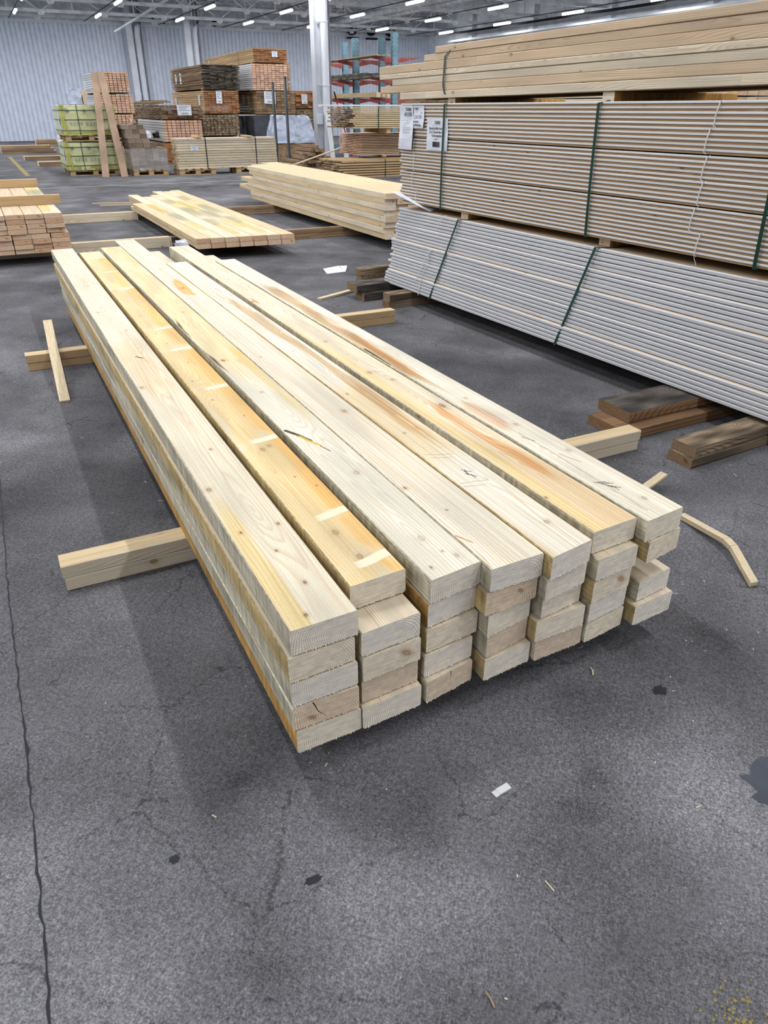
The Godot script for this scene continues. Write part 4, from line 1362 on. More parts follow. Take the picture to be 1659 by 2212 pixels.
# ---------------------------------------------------------------- packs farther off
# along z unless turned; o: side, end materials, cols, rows, gap, ragged, straps [z], dark
func pack(called: String, label: String, at: Vector3, w: float, h: float, L: float, cols: int, rows: int, o: Dictionary, group := "lumber packs standing at the back") -> Node3D:
	var t := thing(called, label, "lumber pack", at, o.get("turn", 0.0), group)
	var r := RandomNumberGenerator.new()
	r.seed = hash(label)
	var m := MB.new(2)
	var bw := w / cols
	var bh := h / rows
	var gx: float = o.get("gap", 0.006)
	var gy: float = o.get("gapy", 0.004)
	var rag: float = o.get("ragged", 0.02)
	var single: bool = o.get("single", false)
	for y in rows:
		for x in cols:
			var z0 := r.randf_range(-rag, rag)
			var z1 := -L + r.randf_range(-rag, rag)
			var sh := r.randf_range(0.74, 1.08)
			var jx: float = r.randf_range(-1, 1) * o.get("jit", 0.002)
			var c := Color(sh, sh * r.randf_range(0.94, 1.02), sh * r.randf_range(0.88, 1.03))
			var x0: float = -w / 2 + x * bw + gx / 2 + jx
			if single and x == cols - 1:
				var b := MB.new(2)
				b.tint = c
				b.board(x0, x0 + bw - gx, y * bh, (y + 1) * bh - gy, z0, z1, Vector2(r.randf(), r.randf()))
				part("plank", b.done(), [o.side, o.end], t)
				continue
			m.tint = c
			m.board(x0, x0 + bw - gx, y * bh, (y + 1) * bh - gy, z0, z1, Vector2(r.randf(), r.randf()))
	var p := part("planks", m.done(), [o.side, o.end], t)
	p.set_meta("kind", "stuff")
	var lift: float = o.get("lift", 0.042)
	if at.y > 0.3 and lift > 0.0:
		for k in 2:
			part("bearer", bevel_box(w * 0.98, lift, 0.09, 0.003), [M.pale_deep], t, at3(Vector3(0, -lift, -0.35 if k == 0 else -L + 0.35)))
	for z in o.get("straps", []):
		var b := MB.new(1)
		b.band([Vector3(-w / 2 - 0.006, 0, -z), Vector3(-w / 2 - 0.006, h + 0.004, -z), Vector3(w / 2 + 0.006, h + 0.004, -z), Vector3(w / 2 + 0.006, 0, -z)], Vector3(0, 0, 1), 0.024, -0.003)
		part("strap", b.done(), [o.get("strap", M.strap_black)], t)
	for q in o.get("papers", []):
		# [x, y, w, h] on the near end, or with a fifth entry z on the +x or -x face
		var b := MB.new(2)
		b.box(Vector3(0, 0, 0), Vector3(q[2], q[3], 0.002))
		b.cur = 1
		for k in 4:
			b.box(Vector3(q[2] * 0.12, q[3] * (0.85 - 0.14 * k), 0.002), Vector3(q[2] * (0.9 - 0.13 * (k % 3)), q[3] * (0.9 - 0.14 * k), 0.0025))
		for k in 7:
			b.box(Vector3(q[2] * (0.28 + 0.07 * k), q[3] * 0.08, 0.002), Vector3(q[2] * (0.32 + 0.07 * k), q[3] * 0.26, 0.0025))
		var tr := at3(Vector3(q[0], q[1], rag + 0.012), 0.0, -0.04, r.randf_range(-0.06, 0.06))
		if q.size() > 4:
			tr = at3(Vector3((w / 2 + 0.012) * signf(q[0]), q[1], -q[4]), PI / 2 * signf(q[0]))
		part("paper_label", b.done(), [M.paper, M.ink_soft], t, tr)
	return t


func build_far_packs() -> void:
	var grid := {"side": M.grey_paint, "end": M.ends_pink, "gap": 0.018, "gapy": 0.011, "ragged": 0.012}
	pack("plank_pack", "topmost pink grid-ended pack of the tall stack behind the yellow pallets", Vector3(4.26, 2.03, -26.5), 0.95, 0.55, 3.0, 8, 9, grid)
	pack("plank_pack", "second pink grid-ended pack down in the tall stack behind yellow pallets", Vector3(4.27, 1.48, -26.5), 1.02, 0.5, 3.0, 8, 8, grid)
	pack("plank_pack", "third grid-ended pack down, behind the leaning cardboard strips", Vector3(4.22, 0.76, -26.5), 0.98, 0.68, 3.0, 8, 11, grid)
	pack("plank_pack", "bottom pack of the tall stack, mostly hidden by the brick pallet", Vector3(4.22, 0.0, -26.5), 0.98, 0.71, 3.0, 8, 10, grid)
	var orange := {"side": M.pale_deep, "end": M.ends_red, "gap": 0.006, "ragged": 0.05, "jit": 0.01}
	var g1 := {"lift": 0.03, "side": M.grey_warm, "end": M.brown, "gap": 0.006, "gapy": 0.013, "ragged": 0.08, "jit": 0.02, "papers": [[-0.18, 0.1, 0.46, 0.3]]}
	pack("plank_pack", "weathered plank pack with large white paper, above a pink grid-ended pack", Vector3(6.37, 1.30, -27.0), 1.31, 0.4, 4.3, 8, 9, g1)
	var g2 := grid.duplicate()
	g2.side = M.white_paint
	g2.lift = 0.03
	pack("plank_pack", "pink grid-ended pack with white sides, directly behind the whitish front pack", Vector3(6.33, 0.64, -27.0), 1.29, 0.63, 4.3, 9, 8, g2)
	pack("plank_pack", "orange-ended pack low between brick pallet and whitish front pack", Vector3(6.29, 0.0, -27.0), 1.27, 0.60, 4.3, 8, 7, orange)
	var a1 := {"side": M.brown, "end": M.grey, "gap": 0.004, "gapy": 0.014, "ragged": 0.07, "jit": 0.03, "papers": [[-1, 0.22, 0.22, 0.3, 3.9], [-1, 0.2, 0.25, 0.34, 3.2]]}
	pack("plank_pack", "dark brown rough plank pack, second highest of the big stack", Vector3(8.12, 2.19, -28.2), 1.31, 0.72, 4.6, 5, 19, a1)
	var a2 := {"side": M.pale_deep, "end": M.ends_red, "gap": 0.01, "gapy": 0.012, "ragged": 0.03, "jit": 0.006, "papers": [[-0.2, 0.3, 0.2, 0.36], [-1, 0.25, 0.22, 0.3, 0.7], [-1, 0.2, 0.2, 0.3, 4.2]]}
	pack("plank_pack", "tan pack with three small papers, under the dark brown rough pack", Vector3(8.06, 1.45, -28.2), 1.23, 0.69, 4.8, 9, 12, a2)
	var a3 := {"side": M.brown, "end": M.grey_warm, "gap": 0.012, "gapy": 0.01, "ragged": 0.02, "jit": 0.004}
	pack("plank_pack", "olive-brown three-tier pack showing above the whitish front pack", Vector3(7.97, 0.77, -28.2), 1.31, 0.64, 4.6, 10, 9, a3)
	pack("plank_pack", "lowest pack of the big stack, hidden behind the whitish front pack", Vector3(7.97, 0.0, -28.2), 1.31, 0.72, 4.6, 8, 9, a3)
	var b1 := {"side": M.pale_deep, "end": M.ends_red, "gap": 0.006, "gapy": 0.011, "ragged": 0.02, "jit": 0.004, "straps": [1.9], "papers": [[0.05, 0.16, 0.2, 0.17], [-1, 0.1, 0.1, 0.22, 6.4]], "turn": -0.03}
	pack("plank_pack", "highest pack of the big stack, red-brown ends and tan side", Vector3(9.93, 3.0, -28.2), 1.22, 0.42, 7.2, 9, 8, b1)
	var b2 := {"lift": 0.028, "side": M.grey_paint, "end": M.ends_pink, "gap": 0.014, "gapy": 0.01, "ragged": 0.014}
	pack("plank_pack", "grey-pink grid-ended pack directly under the highest red-ended pack", Vector3(9.87, 2.16, -28.2), 1.3, 0.8, 4.2, 9, 13, b2)
	var b3 := {"side": M.pale_deep, "end": M.ends_red, "gap": 0.008, "gapy": 0.01, "ragged": 0.02, "jit": 0.004, "strap": M.black, "straps": [0.5], "papers": [[-0.46, 0.32, 0.42, 0.38], [-1, 0.3, 0.2, 0.3, 1.6], [-1, 0.05, 0.12, 0.5, 1.0]]}
	var mb3 := b3.duplicate()
	mb3.end = M.brown
	pack("plank_pack", "brown-ended pack with a big paper, above the dark wrapped bundle", Vector3(10.05, 1.43, -28.2), 1.44, 0.71, 3.6, 8, 9, mb3)
	pack("plank_pack", "bottom pack under the dark wrapped bundle beside the galvanised posts", Vector3(10.0, 0.0, -28.2), 1.4, 0.62, 3.6, 8, 8, a3)
	var pk := {"side": M.grey_paint, "end": M.ends_pink, "gap": 0.016, "gapy": 0.01, "ragged": 0.02}
	pack("plank_pack", "pale pink pack peeping out behind the big stack's upper right edge", Vector3(11.95, 2.6, -33.0), 1.0, 0.66, 3.0, 8, 9, pk)
	pack("plank_pack", "pale pink pack hidden behind the big stack, under another", Vector3(11.95, 1.3, -33.0), 1.0, 1.25, 3.0, 8, 16, pk)
	pack("plank_pack", "lowest pale pink pack hidden behind the big stack", Vector3(11.95, 0.0, -33.0), 1.0, 1.25, 3.0, 8, 16, pk)
	var c1 := {"side": M.pale_deep, "end": M.ends_red, "gap": 0.006, "ragged": 0.06, "jit": 0.01, "papers": [[-0.35, 0.14, 0.22, 0.3]]}
	pack("plank_pack", "orange-ended pack with tilted paper between big stack and tall column", Vector3(11.66, 1.61, -29.0), 1.15, 0.56, 3.0, 7, 8, c1)
	pack("plank_pack", "greyish pack between big stack and tall column, middle of three", Vector3(11.66, 0.97, -29.0), 1.15, 0.6, 3.0, 7, 12, {"lift": 0.02, "side": M.grey_paint, "end": M.grey_warm, "gap": 0.006, "ragged": 0.02})
	pack("plank_pack", "dark red-brown pack at the floor between big stack and tall column", Vector3(11.66, 0.0, -29.0), 1.15, 0.94, 3.0, 8, 10, {"side": M.brown, "end": M.ends_red, "gap": 0.006, "ragged": 0.02})
	# packs hidden behind, which carry what shows above the front ones
	pack("plank_pack", "pack behind the weathered pack with loose planks on its top", Vector3(6.1, 0.0, -32.0), 1.6, 1.72, 3.0, 8, 20, a3)
	pack("plank_pack", "pack behind the yellow pallets, under a blue-white wrapped bundle", Vector3(3.55, 0.0, -30.4), 0.8, 1.72, 3.0, 8, 20, a3)
	for k in 7:
		var lb := timber_mesh(0.14, 0.035, 1.0 + 0.1 * (k % 3), 1800 + k, 1, 0.0, 0.0, false)
		solo("loose_board", lb, [[M.brown, M.pale_deep, M.grey_warm][k % 3]], "loose offcut board, %s of seven heaped between the two tall stacks" % ORD[k], "board", at3(Vector3(5.5 + 0.1 * k, 1.725 + 0.037 * (k / 2), -32.05 - 0.05 * k), -PI / 2 + 0.01 * (k - 3)), "loose boards heaped on a far pack")
	solo("wrapped_bundle", crumple(Vector3(0.42, 0.46, 0.5), 7, 0.035, 5), [M.film_white], "blue-white plastic wrapped bundle seen over the yellow pallets", "wrapped bundle", at3(Vector3(3.58, 1.725, -30.9)))
	solo("pale_block", bevel_box(0.14, 0.42, 0.3, 0.01), [M.pale_warm], "small pale wooden block beside the blue-white wrapped bundle", "block", at3(Vector3(3.89, 1.725, -30.8)))
	solo("wrapped_roll", crumple(Vector3(0.34, 0.78, 0.4), 7, 0.05, 6), [M.film_white], "white wrapped roll showing right of the tall pink-ended stack", "wrapped roll", at3(Vector3(5.5, 1.725, -32.4)))
	solo("wrapped_bundle", crumple(Vector3(1.5, 0.72, 2.0), 8, 0.01, 8), [M.film_dark], "dark plastic wrapped bundle under the brown-ended pack", "wrapped bundle", at3(Vector3(9.95, 0.64, -29.3)))
	var tarp := thing("covered_load", "pale blue plastic covered load behind two galvanised posts", "covered load", Vector3(9.95, 0.0, -26.7))
	part("plastic_cover", crumple(Vector3(1.5, 0.82, 0.9), 12, 0.035, 9, 0.22), [M.film_white], tarp, at3(Vector3(0, 0.56, 0)))
	part("planks", bevel_box(1.2, 0.56, 0.8, 0.02, 0.5), [M.brown], tarp)
	# two galvanised uprights
	for k in 2:
		var p := MB.new(1)
		var h: float = [2.3, 2.45][k]
		p.box(Vector3(-0.035, 0, -0.035), Vector3(0.035, h, -0.029))
		p.box(Vector3(-0.035, 0, -0.035), Vector3(-0.029, h, 0.035))
		p.box(Vector3(0.029, 0, -0.035), Vector3(0.035, h, 0.035))
		p.box(Vector3(-0.03, h, -0.03), Vector3(0.03, h + 0.01, 0.03))
		p.box(Vector3(-0.1, 0, -0.1), Vector3(0.1, 0.012, 0.1))
		solo("steel_post", p.done(), [M.galv], ["left one of two thin galvanised posts before the big stack", "right one of two thin galvanised posts before the big stack"][k], "post", at3(Vector3([8.68, 9.02][k], 0, [-24.6, -24.4][k])), "galvanised posts")
	# whitish front pack on its pallet
	var wp := pack("plank_pack", "whitish knotty plank pack with two dark straps on a low pallet", Vector3(4.92, 0.15, -22.25), 0.65, 0.75, 2.8, 7, 12, {"side": M.pale, "end": M.ends, "gap": 0.004, "gapy": 0.009, "ragged": 0.03, "jit": 0.006, "turn": -PI / 2, "single": true, "straps": [0.78, 2.2], "papers": [[1, 0.44, 0.2, 0.12, 0.36]]})
	for k in 2:
		var b := bevel_box(0.12, 0.04, 0.75, 0.004)
		part("top_batten", b, [M.pale_deep], wp, at3(Vector3(0, 0.752, [-0.62, -2.05][k]), PI / 2))
	pallet("low wooden pallet under the whitish knotty pack", Vector3(5.4, 0, -22.25), 1.0, 0.145, 0.8)
	pallet("second low pallet under the whitish pack's far half", Vector3(7.0, 0, -22.3), 1.0, 0.145, 0.8)
	# heap of dark offcut timbers
	var r := RandomNumberGenerator.new()
	r.seed = 77
	var n := 0
	for row in 6:
		for c in 11 - row * 2:
			var w := r.randf_range(0.09, 0.118)
			var om := timber_mesh(w, r.randf_range(0.08, 0.104), r.randf_range(1.3, 2.0), 1900 + n, 1, 0.0, 0.0, false)
			solo("offcut_timber", om, [M.brown, M.brown if n % 3 else M.grey_warm, e3(), e3()], "dark offcut timber in the firewood-like heap at the tall column's foot", "timber", at3(Vector3(8.85 + c * 0.13 + row * 0.13 + r.randf_range(-0.004, 0.004), row * 0.105, -23.2 + r.randf_range(-0.2, 0.15)), r.randf_range(-0.025, 0.025), 0.0, 0.0), "offcut timbers in the heap")
			n += 1
	var pb := timber_mesh(0.1, 0.03, 2.0, 1990, 1, 0.0, 0.0, false)
	solo("leaning_board", pb, [M.pale], "pale board leaning across the front of the dark offcut heap", "board", at3(Vector3(8.0, 0.02, -22.35), -PI / 2 - 0.1, 0.28))
	for k in 4:
		var fb := timber_mesh(0.1, 0.05, 1.5, 1994 + k, 1, 0.0, 0.0, false)
		solo("low_batten", fb, [M.pale_deep if k % 2 else M.brown], "%s from the left of the flat battens lying before the dark heap" % ORD[k], "batten", at3(Vector3(7.95 + k * 0.17, 0.0, -22.0), -0.06), "flat battens before the heap")
	# low stacks lying far off at the left
	var ls: Array = [[1.0, 3.05, -35.6, 0.30, "two-board low stack far left, beyond the yellow floor line"], [1.56, 3.0, -31.0, 0.12, "lone dark-marked board lying left of the yellow pallets, farther"], [1.75, 2.6, -27.4, 0.13, "lone pale board lying just left of the yellow pallets"], [2.8, 3.9, -42.5, 0.3, "small low stack at the foot of the back wall, left"]]
	for q in ls:
		var t := thing("low_stack", q[4], "timber stack", Vector3(q[0], 0, q[2]), -PI / 2, "low stacks far left")
		for y in (3 if q[3] > 0.2 else 1):
			for c in 3:
				part("timber", timber_mesh(0.2, q[3] / (3 if q[3] > 0.2 else 1) - 0.004, q[1] - q[0] - 0.1 * y, 2000 + y * 3 + c, 1, 0.0, 0.0, false), [M.pale_deep, M.brown, e1(), e1()], t, at3(Vector3(-0.21 * c, y * (q[3] / 3 if q[3] > 0.2 else 0.0), 0)))
	solo("wrapped_bundle", crumple(Vector3(1.4, 0.4, 0.6), 6, 0.03, 15), [M.paper], "white wrapped bundle on the floor at the back wall, far left", "wrapped bundle", at3(Vector3(4.6, 0, -43.5)))
	solo("wall_plank", bevel_box(1.6, 0.16, 0.4, 0.01), [M.paper], "low white slab at the foot of the back wall, leftmost", "slab", at3(Vector3(1.7, 0, -50.3)))


# a box with creased, bulging faces, standing on y = 0
func crumple(size: Vector3, n: int, amp: float, sd: int, taper := 0.0) -> ArrayMesh:
	var ns := FastNoiseLite.new()
	ns.seed = sd
	ns.frequency = 2.2
	ns.fractal_octaves = 3
	var bend := func(p: Vector3) -> Vector3:
		var q := p
		var k := 1.0 - taper * clampf(p.y / size.y, 0.0, 1.0)
		q.x *= k
		q.z *= k
		if p.y > 0.001:
			q += Vector3(ns.get_noise_3d(p.x, p.y, p.z), ns.get_noise_3d(p.x + 9, p.y, p.z) * 0.8, ns.get_noise_3d(p.x, p.y + 9, p.z)) * amp * 2.0
		return q
	var m := MB.new(1)
	var h := size * 0.5
	var fs: Array = [[Vector3(-h.x, 0, h.z), Vector3(size.x, 0, 0), Vector3(0, size.y, 0)], [Vector3(h.x, 0, -h.z), Vector3(-size.x, 0, 0), Vector3(0, size.y, 0)], [Vector3(h.x, 0, h.z), Vector3(0, 0, -size.z), Vector3(0, size.y, 0)], [Vector3(-h.x, 0, -h.z), Vector3(0, 0, size.z), Vector3(0, size.y, 0)], [Vector3(-h.x, size.y, h.z), Vector3(size.x, 0, 0), Vector3(0, 0, -size.z)], [Vector3(-h.x, 0, -h.z), Vector3(size.x, 0, 0), Vector3(0, 0, size.z)]]
	for f in fs:
		for i in n:
			for j in n:
				var p: Array = []
				for q in [[i, j], [i + 1, j], [i + 1, j + 1], [i, j + 1]]:
					p.append(bend.call(f[0] + f[1] * (float(q[0]) / n) + f[2] * (float(q[1]) / n)))
				m.quad(p[0], p[1], p[2], p[3], Vector2(float(i) / n, 1.0 - float(j) / n), Vector2(float(i + 1) / n, 1.0 - float(j) / n), Vector2(float(i + 1) / n, 1.0 - float(j + 1) / n), Vector2(float(i) / n, 1.0 - float(j + 1) / n))
	return m.done()


func pallet(label: String, at: Vector3, w: float, h: float, d: float) -> Node3D:
	var t := thing("pallet", label, "pallet", at, 0.0, "wooden pallets")
	for k in 3:
		for j in 3:
			part("block", bevel_box(0.13, h - 0.06, 0.13, 0.004), [M.pale_deep], t, at3(Vector3((k - 1) * (w / 2 - 0.07), 0.022, (j - 1) * (d / 2 - 0.07))))
	for j in 3:
		part("bottom_board", bevel_box(w, 0.022, 0.12, 0.003), [M.pale_deep], t, at3(Vector3(0, 0, (j - 1) * (d / 2 - 0.07))))
		part("stringer_board", bevel_box(w, 0.02, 0.12, 0.003), [M.brown], t, at3(Vector3(0, h - 0.04, (j - 1) * (d / 2 - 0.07))))
	for k in 5:
		part("deck_board", bevel_box(0.13, 0.02, d, 0.003), [M.pale_deep], t, at3(Vector3((k - 2) * (w / 4 - 0.035), h - 0.02, 0)))
	return t


func build_pallets() -> void:
	# two yellow film wrapped loads, one on the other
	for k in 2:
		var y := 0.0 if k == 0 else 0.835
		var w := 1.36 if k == 0 else 1.38
		var cx := 2.86 + 0.05 * k
		pallet("wooden pallet under the %s yellow wrapped load" % ["lower", "upper"][k], Vector3(cx, y, -23.75), 1.3, 0.14, 1.65)
		var t := thing("wrapped_load", "%s yellow film wrapped load with a dark strap grid" % ["lower", "upper"][k], "wrapped load", Vector3(cx, y + 0.145, -23.75), 0.0, "yellow wrapped loads")
		var h: float = [0.65, 0.69][k]
		part("film_wrap", crumple(Vector3(w, h, 1.65), 14, 0.012, 40 + k), [M.yellow_wrap], t)
		for s in 2:
			part("film_edge", crumple(Vector3(0.12 - 0.04 * s, h + 0.01, 0.1), 5, 0.012, 50 + s), [M.yellow_edge], t, at3(Vector3((-w / 2 + 0.06) if s == 0 else (w / 2 - 0.04), 0, 0.80)))
		part("film_edge", crumple(Vector3(w + 0.02, 0.09, 1.67), 6, 0.014, 60 + k), [M.yellow_edge], t, at3(Vector3(0, -0.005, 0)))
		for q in 3:
			var yy: float = h * [0.10, 0.46, 0.78][q] + 0.04
			var b := MB.new(1)
			b.band([Vector3(-w / 2 - 0.02, yy, -0.82), Vector3(-w / 2 - 0.02, yy, 0.845), Vector3(w / 2 + 0.02, yy, 0.845), Vector3(w / 2 + 0.02, yy, -0.82)], Vector3(0, 1, 0), 0.016, 0.004)
			part("strap", b.done(), [M.strap_green], t)
		for q in 2:
			var xx: float = [-0.26, 0.30][q]
			var b := MB.new(1)
			b.band([Vector3(xx, 0.0, 0.847), Vector3(xx, h + 0.02, 0.847), Vector3(xx, h + 0.02, -0.8)], Vector3(1, 0, 0), 0.016, 0.004)
			part("strap", b.done(), [M.strap_green], t)
		var pr := MB.new(1)
		var r := RandomNumberGenerator.new()
		r.seed = 90 + k
		for q in 9:
			var px := -0.48 + q * 0.085 + (0.06 if q > 3 else 0.0)
			var py := h * 0.32
			for e in [[0.0, 0.0, 0.05, 0.006], [0.0, 0.08, 0.05, 0.006], [0.0, 0.0, 0.006, 0.08], [0.044, 0.0, 0.006, 0.08], [0.02, 0.025, 0.012, 0.03]]:
				pr.box(Vector3(px + e[0], py + e[1], 0), Vector3(px + e[0] + e[2], py + e[1] + e[3], 0.002))
		for q in 3:
			var lx: float = [-0.5, -0.08, 0.2][q]
			for e in 6:
				var a := TAU * e / 6.0
				pr.box(Vector3(0, -0.006, 0), Vector3(0.07, 0.006, 0.002), at3(Vector3(lx, h * 0.8, 0), 0.0, 0.0, a))
		part("print", pr.done(), [M.ink_soft], t, at3(Vector3(0, 0, 0.838)))
		part("paper_label", bevel_box(0.002, 0.26, 0.2, 0.0005), [M.paper], t, at3(Vector3(-w / 2 - 0.022, h * 0.35, 0.5)))
	# two cardboard edge strips leaning on the loads
	for k in 2:
		var m := MB.new(1)
		m.box(Vector3(-0.088, 0, -0.006), Vector3(0.088, 2.62, 0.006))
		m.box(Vector3(-0.088, 0, -0.05), Vector3(-0.078, 2.62, 0.0))
		m.box(Vector3(0.078, 0, -0.05), Vector3(0.088, 2.62, 0.0))
		solo("edge_strip", m.done(), [M.cardboard], ["straighter left one of two tall brown cardboard strips leaning on yellow loads", "slanting right one of two tall brown cardboard strips leaning on yellow loads"][k], "cardboard strip", at3(Vector3([3.0, 3.48][k], 0, [-22.18, -22.13][k]), 0.0, -0.37, [-0.11, 0.02][k]), "leaning cardboard strips")
	# brick pallet
	pallet("wooden pallet under the film wrapped bricks", Vector3(4.19, 0, -22.72), 0.92, 0.14, 1.2)
	var t := thing("brick_load", "grey-brown brick load, lower part in clear film, upper courses stepped", "brick load", Vector3(4.19, 0.145, -22.72))
	var rows: Array = [[-0.44, 5], [-0.44, 5], [-0.44, 5], [-0.44, 5], [-0.44, 5], [-0.46, 4], [-0.46, 3], [-0.5, 3], [-0.5, 3], [-0.55, 3]]
	var r := RandomNumberGenerator.new()
	r.seed = 8
	var bm := bevel_box(0.176, 0.105, 0.36, 0.005, 2.0)
	var tints: Array = []
	for k in 4:
		var c: Color = M.brick.albedo_color * [0.9, 1.0, 1.08, 0.82][k]
		c.a = 1.0
		tints.append(mat(M.brick.albedo_texture, c, 0.85))
	for y in rows.size():
		for x in rows[y][1]:
			for d in 3:
				part("brick", bm, [tints[r.randi() % 4]], t, at3(Vector3(rows[y][0] + 0.09 + x * 0.18 + r.randf_range(-0.004, 0.004), y * 0.108, 0.36 - d * 0.37 - (0.0 if y < 5 else 0.03 * (y - 4)) + r.randf_range(-0.01, 0.01))))
	part("film_wrap", crumple(Vector3(0.97, 0.50, 1.2), 10, 0.012, 66), [M.film], t)
	for k in 3:
		solo("crumpled_sheet", crumple(Vector3(0.22 - 0.02 * k, 0.12, 0.26), 5, 0.05, 70 + k), [[M.cardboard, M.paper, M.black][k]], ["crumpled cardboard on top of the brick load", "crumpled white paper on top of the brick load", "crumpled black film on top of the brick load"][k], "crumpled sheet", at3(Vector3(3.95 + 0.29 * k, 1.228 if k == 0 else 0.908, -22.5 + 0.03 * k)), "rubbish on the brick load")


func build_right_packs() -> void:
	var x := {"turn": -PI / 2, "side": M.pale_warm, "end": M.brown, "lift": 0.0, "gap": 0.006, "gapy": 0.013, "ragged": 0.10, "jit": 0.01, "single": true, "strap": M.strap_green, "straps": [0.75]}
	pack("plank_pack", "tan ragged-ended pack under a long white board, right of the tall column", Vector3(9.02, 1.14, -20.25), 1.5, 0.5, 4.6, 9, 11, x, "lumber packs right of the tall column")
	var wb := timber_mesh(0.2, 0.04, 5.2, 2100, 1, 0.0, 0.0, false)
	solo("white_board", wb, [M.white_paint], "long white board lying on the ragged-ended pack, sticking out left", "board", at3(Vector3(8.15, 1.645, -19.62), -PI / 2))
	var x2 := x.duplicate()
	x2.side = M.pale_pink
	x2.end = M.ends_pink
	x2.ragged = 0.01
	x2.gapy = 0.016
	x2.strap = M.strap_black
	x2.straps = [1.2]
	pack("plank_pack", "neat square-ended plank pack between the ragged pack and the low pack", Vector3(9.5, 0.47, -20.75), 1.5, 0.53, 4.4, 9, 13, x2, "lumber packs right of the tall column")
	var x3 := x.duplicate()
	x3.ragged = 0.07
	x3.gapy = 0.02
	x3.end = M.grey_warm
	x3.side = M.pale_deep
	x3.straps = [1.3]
	pack("plank_pack", "lowest weathered pack on the floor behind the back timber pile", Vector3(8.42, 0.0, -19.8), 1.6, 0.42, 5.0, 9, 7, x3, "lumber packs right of the tall column")
	for k in 4:
		var b := timber_mesh(0.12, 0.125 if k < 2 else 0.045, 1.4, 2110 + k, 1, 0.0, 0.0, false)
		solo("spacer_batten", b, [M.pale_deep], ["spacer under the ragged-ended pack, at its left", "spacer under the ragged-ended pack, farther right", "spacer under the square-ended pack, at its left", "spacer under the square-ended pack, farther right"][k], "batten", at3(Vector3([10.1, 12.2, 10.2, 12.2][k], 1.01 if k < 2 else 0.424, -19.55 if k < 2 else -20.0)), "spacer battens among the right packs")
	# a pack standing behind the big stack, seen through the gap under its top bundle
	pack("plank_pack", "plank pack glimpsed through the slot under the right stack's top bundle", Vector3(6.6, 0.0, -5.2), 1.1, 1.76, 3.6, 8, 30, {"side": M.pale, "end": M.ends, "gap": 0.004, "gapy": 0.012, "ragged": 0.01, "strap": M.strap_green, "straps": [1.15]})


func build_rack() -> void:
	var t := thing("cantilever_rack", "pale blue cantilever rack with red arms beyond the tall column", "rack", Vector3(15.75, 0, -30.0))
	var pm := MB.new(1)
	pm.box(Vector3(-0.13, 0, -0.09), Vector3(0.13, 4.2, -0.075))
	pm.box(Vector3(-0.13, 0, 0.075), Vector3(0.13, 4.2, 0.09))
	pm.box(Vector3(-0.03, 0, -0.075), Vector3(0.03, 4.2, 0.075))
	pm.cur = 0
	var post := pm.done()
	var hole := MB.new(1)
	for k in 26:
		for s in [-0.1, 0.1]:
			hole.box(Vector3(s - 0.012, 0.4 + k * 0.15, 0.0895), Vector3(s + 0.012, 0.43 + k * 0.15, 0.0915))
	var hm := hole.done()
	var am := MB.new(1)
	am.sweep([Vector2(0.13, -0.17), Vector2(1.1, 0.0), Vector2(1.1, 0.03), Vector2(0.13, 0.0)], 0.04, -0.04, [0], 0)
	var arm := am.done()
	var spots: Array = [Vector3(0, 0, 0), Vector3(-0.25, 0, -3.1), Vector3(0.55, 0, -2.2), Vector3(0.25, 0, -5.3)]
	for i in 4:
		var p := part("post", post, [M.rack_blue], t, at3(spots[i]))
		part("bolt_holes", hm, [M.dark], p)
		part("foot", bevel_box(2.2, 0.12, 0.14, 0.005), [M.rack_blue], t, at3(spots[i]))
		for y in [1.95, 2.62, 3.35]:
			part("arm", arm, [M.rack_red], t, at3(spots[i] + Vector3(0, y, 0)))
			part("arm", arm, [M.rack_red], t, at3(spots[i] + Vector3(0, y, 0), PI))
	# things lying on the arms
	var ld: Array = [[3.385, "thin pale boards on the cantilever rack's highest arms"], [2.655, "dark boards on the cantilever rack's middle arms"], [1.985, "pale bundle boards on the cantilever rack's lower arms"], [2.745, "upper dark boards on the cantilever rack's middle arms"]]
	for k in 4:
		var q: Array = ld[k]
		for c in 4:
			var m := timber_mesh(0.145, [0.03, 0.085, 0.17, 0.10][k], 6.2 - (1.4 if k == 3 else 0.0), 2200 + k * 8 + c, 1, 0.0, 0.0, false)
			var mm: Material = [M.pale_deep, M.grey, M.pale_warm, M.grey][k]
			solo("racked_board", m, [mm], "%s from the left of the %s" % [ORD[c], q[1]], "board", at3(Vector3(14.72 + c * 0.155, q[0], -29.4 - [0.1, 0.25, 0.1, 0.4][k] * ((c * 2) % 3) - (1.0 if k == 3 else 0.0))), q[1])
	# a second rack with bundles farther right, in front of the right wall
	pack("plank_pack", "greyish plank pack far off between the rack and the right wall, upper", Vector3(23.0, 2.945, -38.0), 3.0, 0.6, 3.0, 8, 8, {"side": M.brown, "end": M.brown, "gap": 0.01, "ragged": 0.02})
	pack("plank_pack", "greyish plank pack far off between the rack and the right wall, lower", Vector3(23.0, 0.0, -38.0), 3.0, 2.9, 3.0, 8, 20, {"side": M.brown, "end": M.brown, "gap": 0.01, "ragged": 0.02})


# ---------------------------------------------------------------- bits on the floor
func stick(called: String, label: String, pts: Array, w: float, th: float, m: Material, cat := "lath") -> void:
	var b := MB.new(1)
	var d: Vector3 = (pts[1] - pts[0]).normalized()
	var side := Vector3.UP.cross(d).normalized()
	var lo: Array = []
	for p in pts:
		lo.append(p)
	b.band(lo, side, w, th)
	solo(called, b.done(), [m], label, cat)


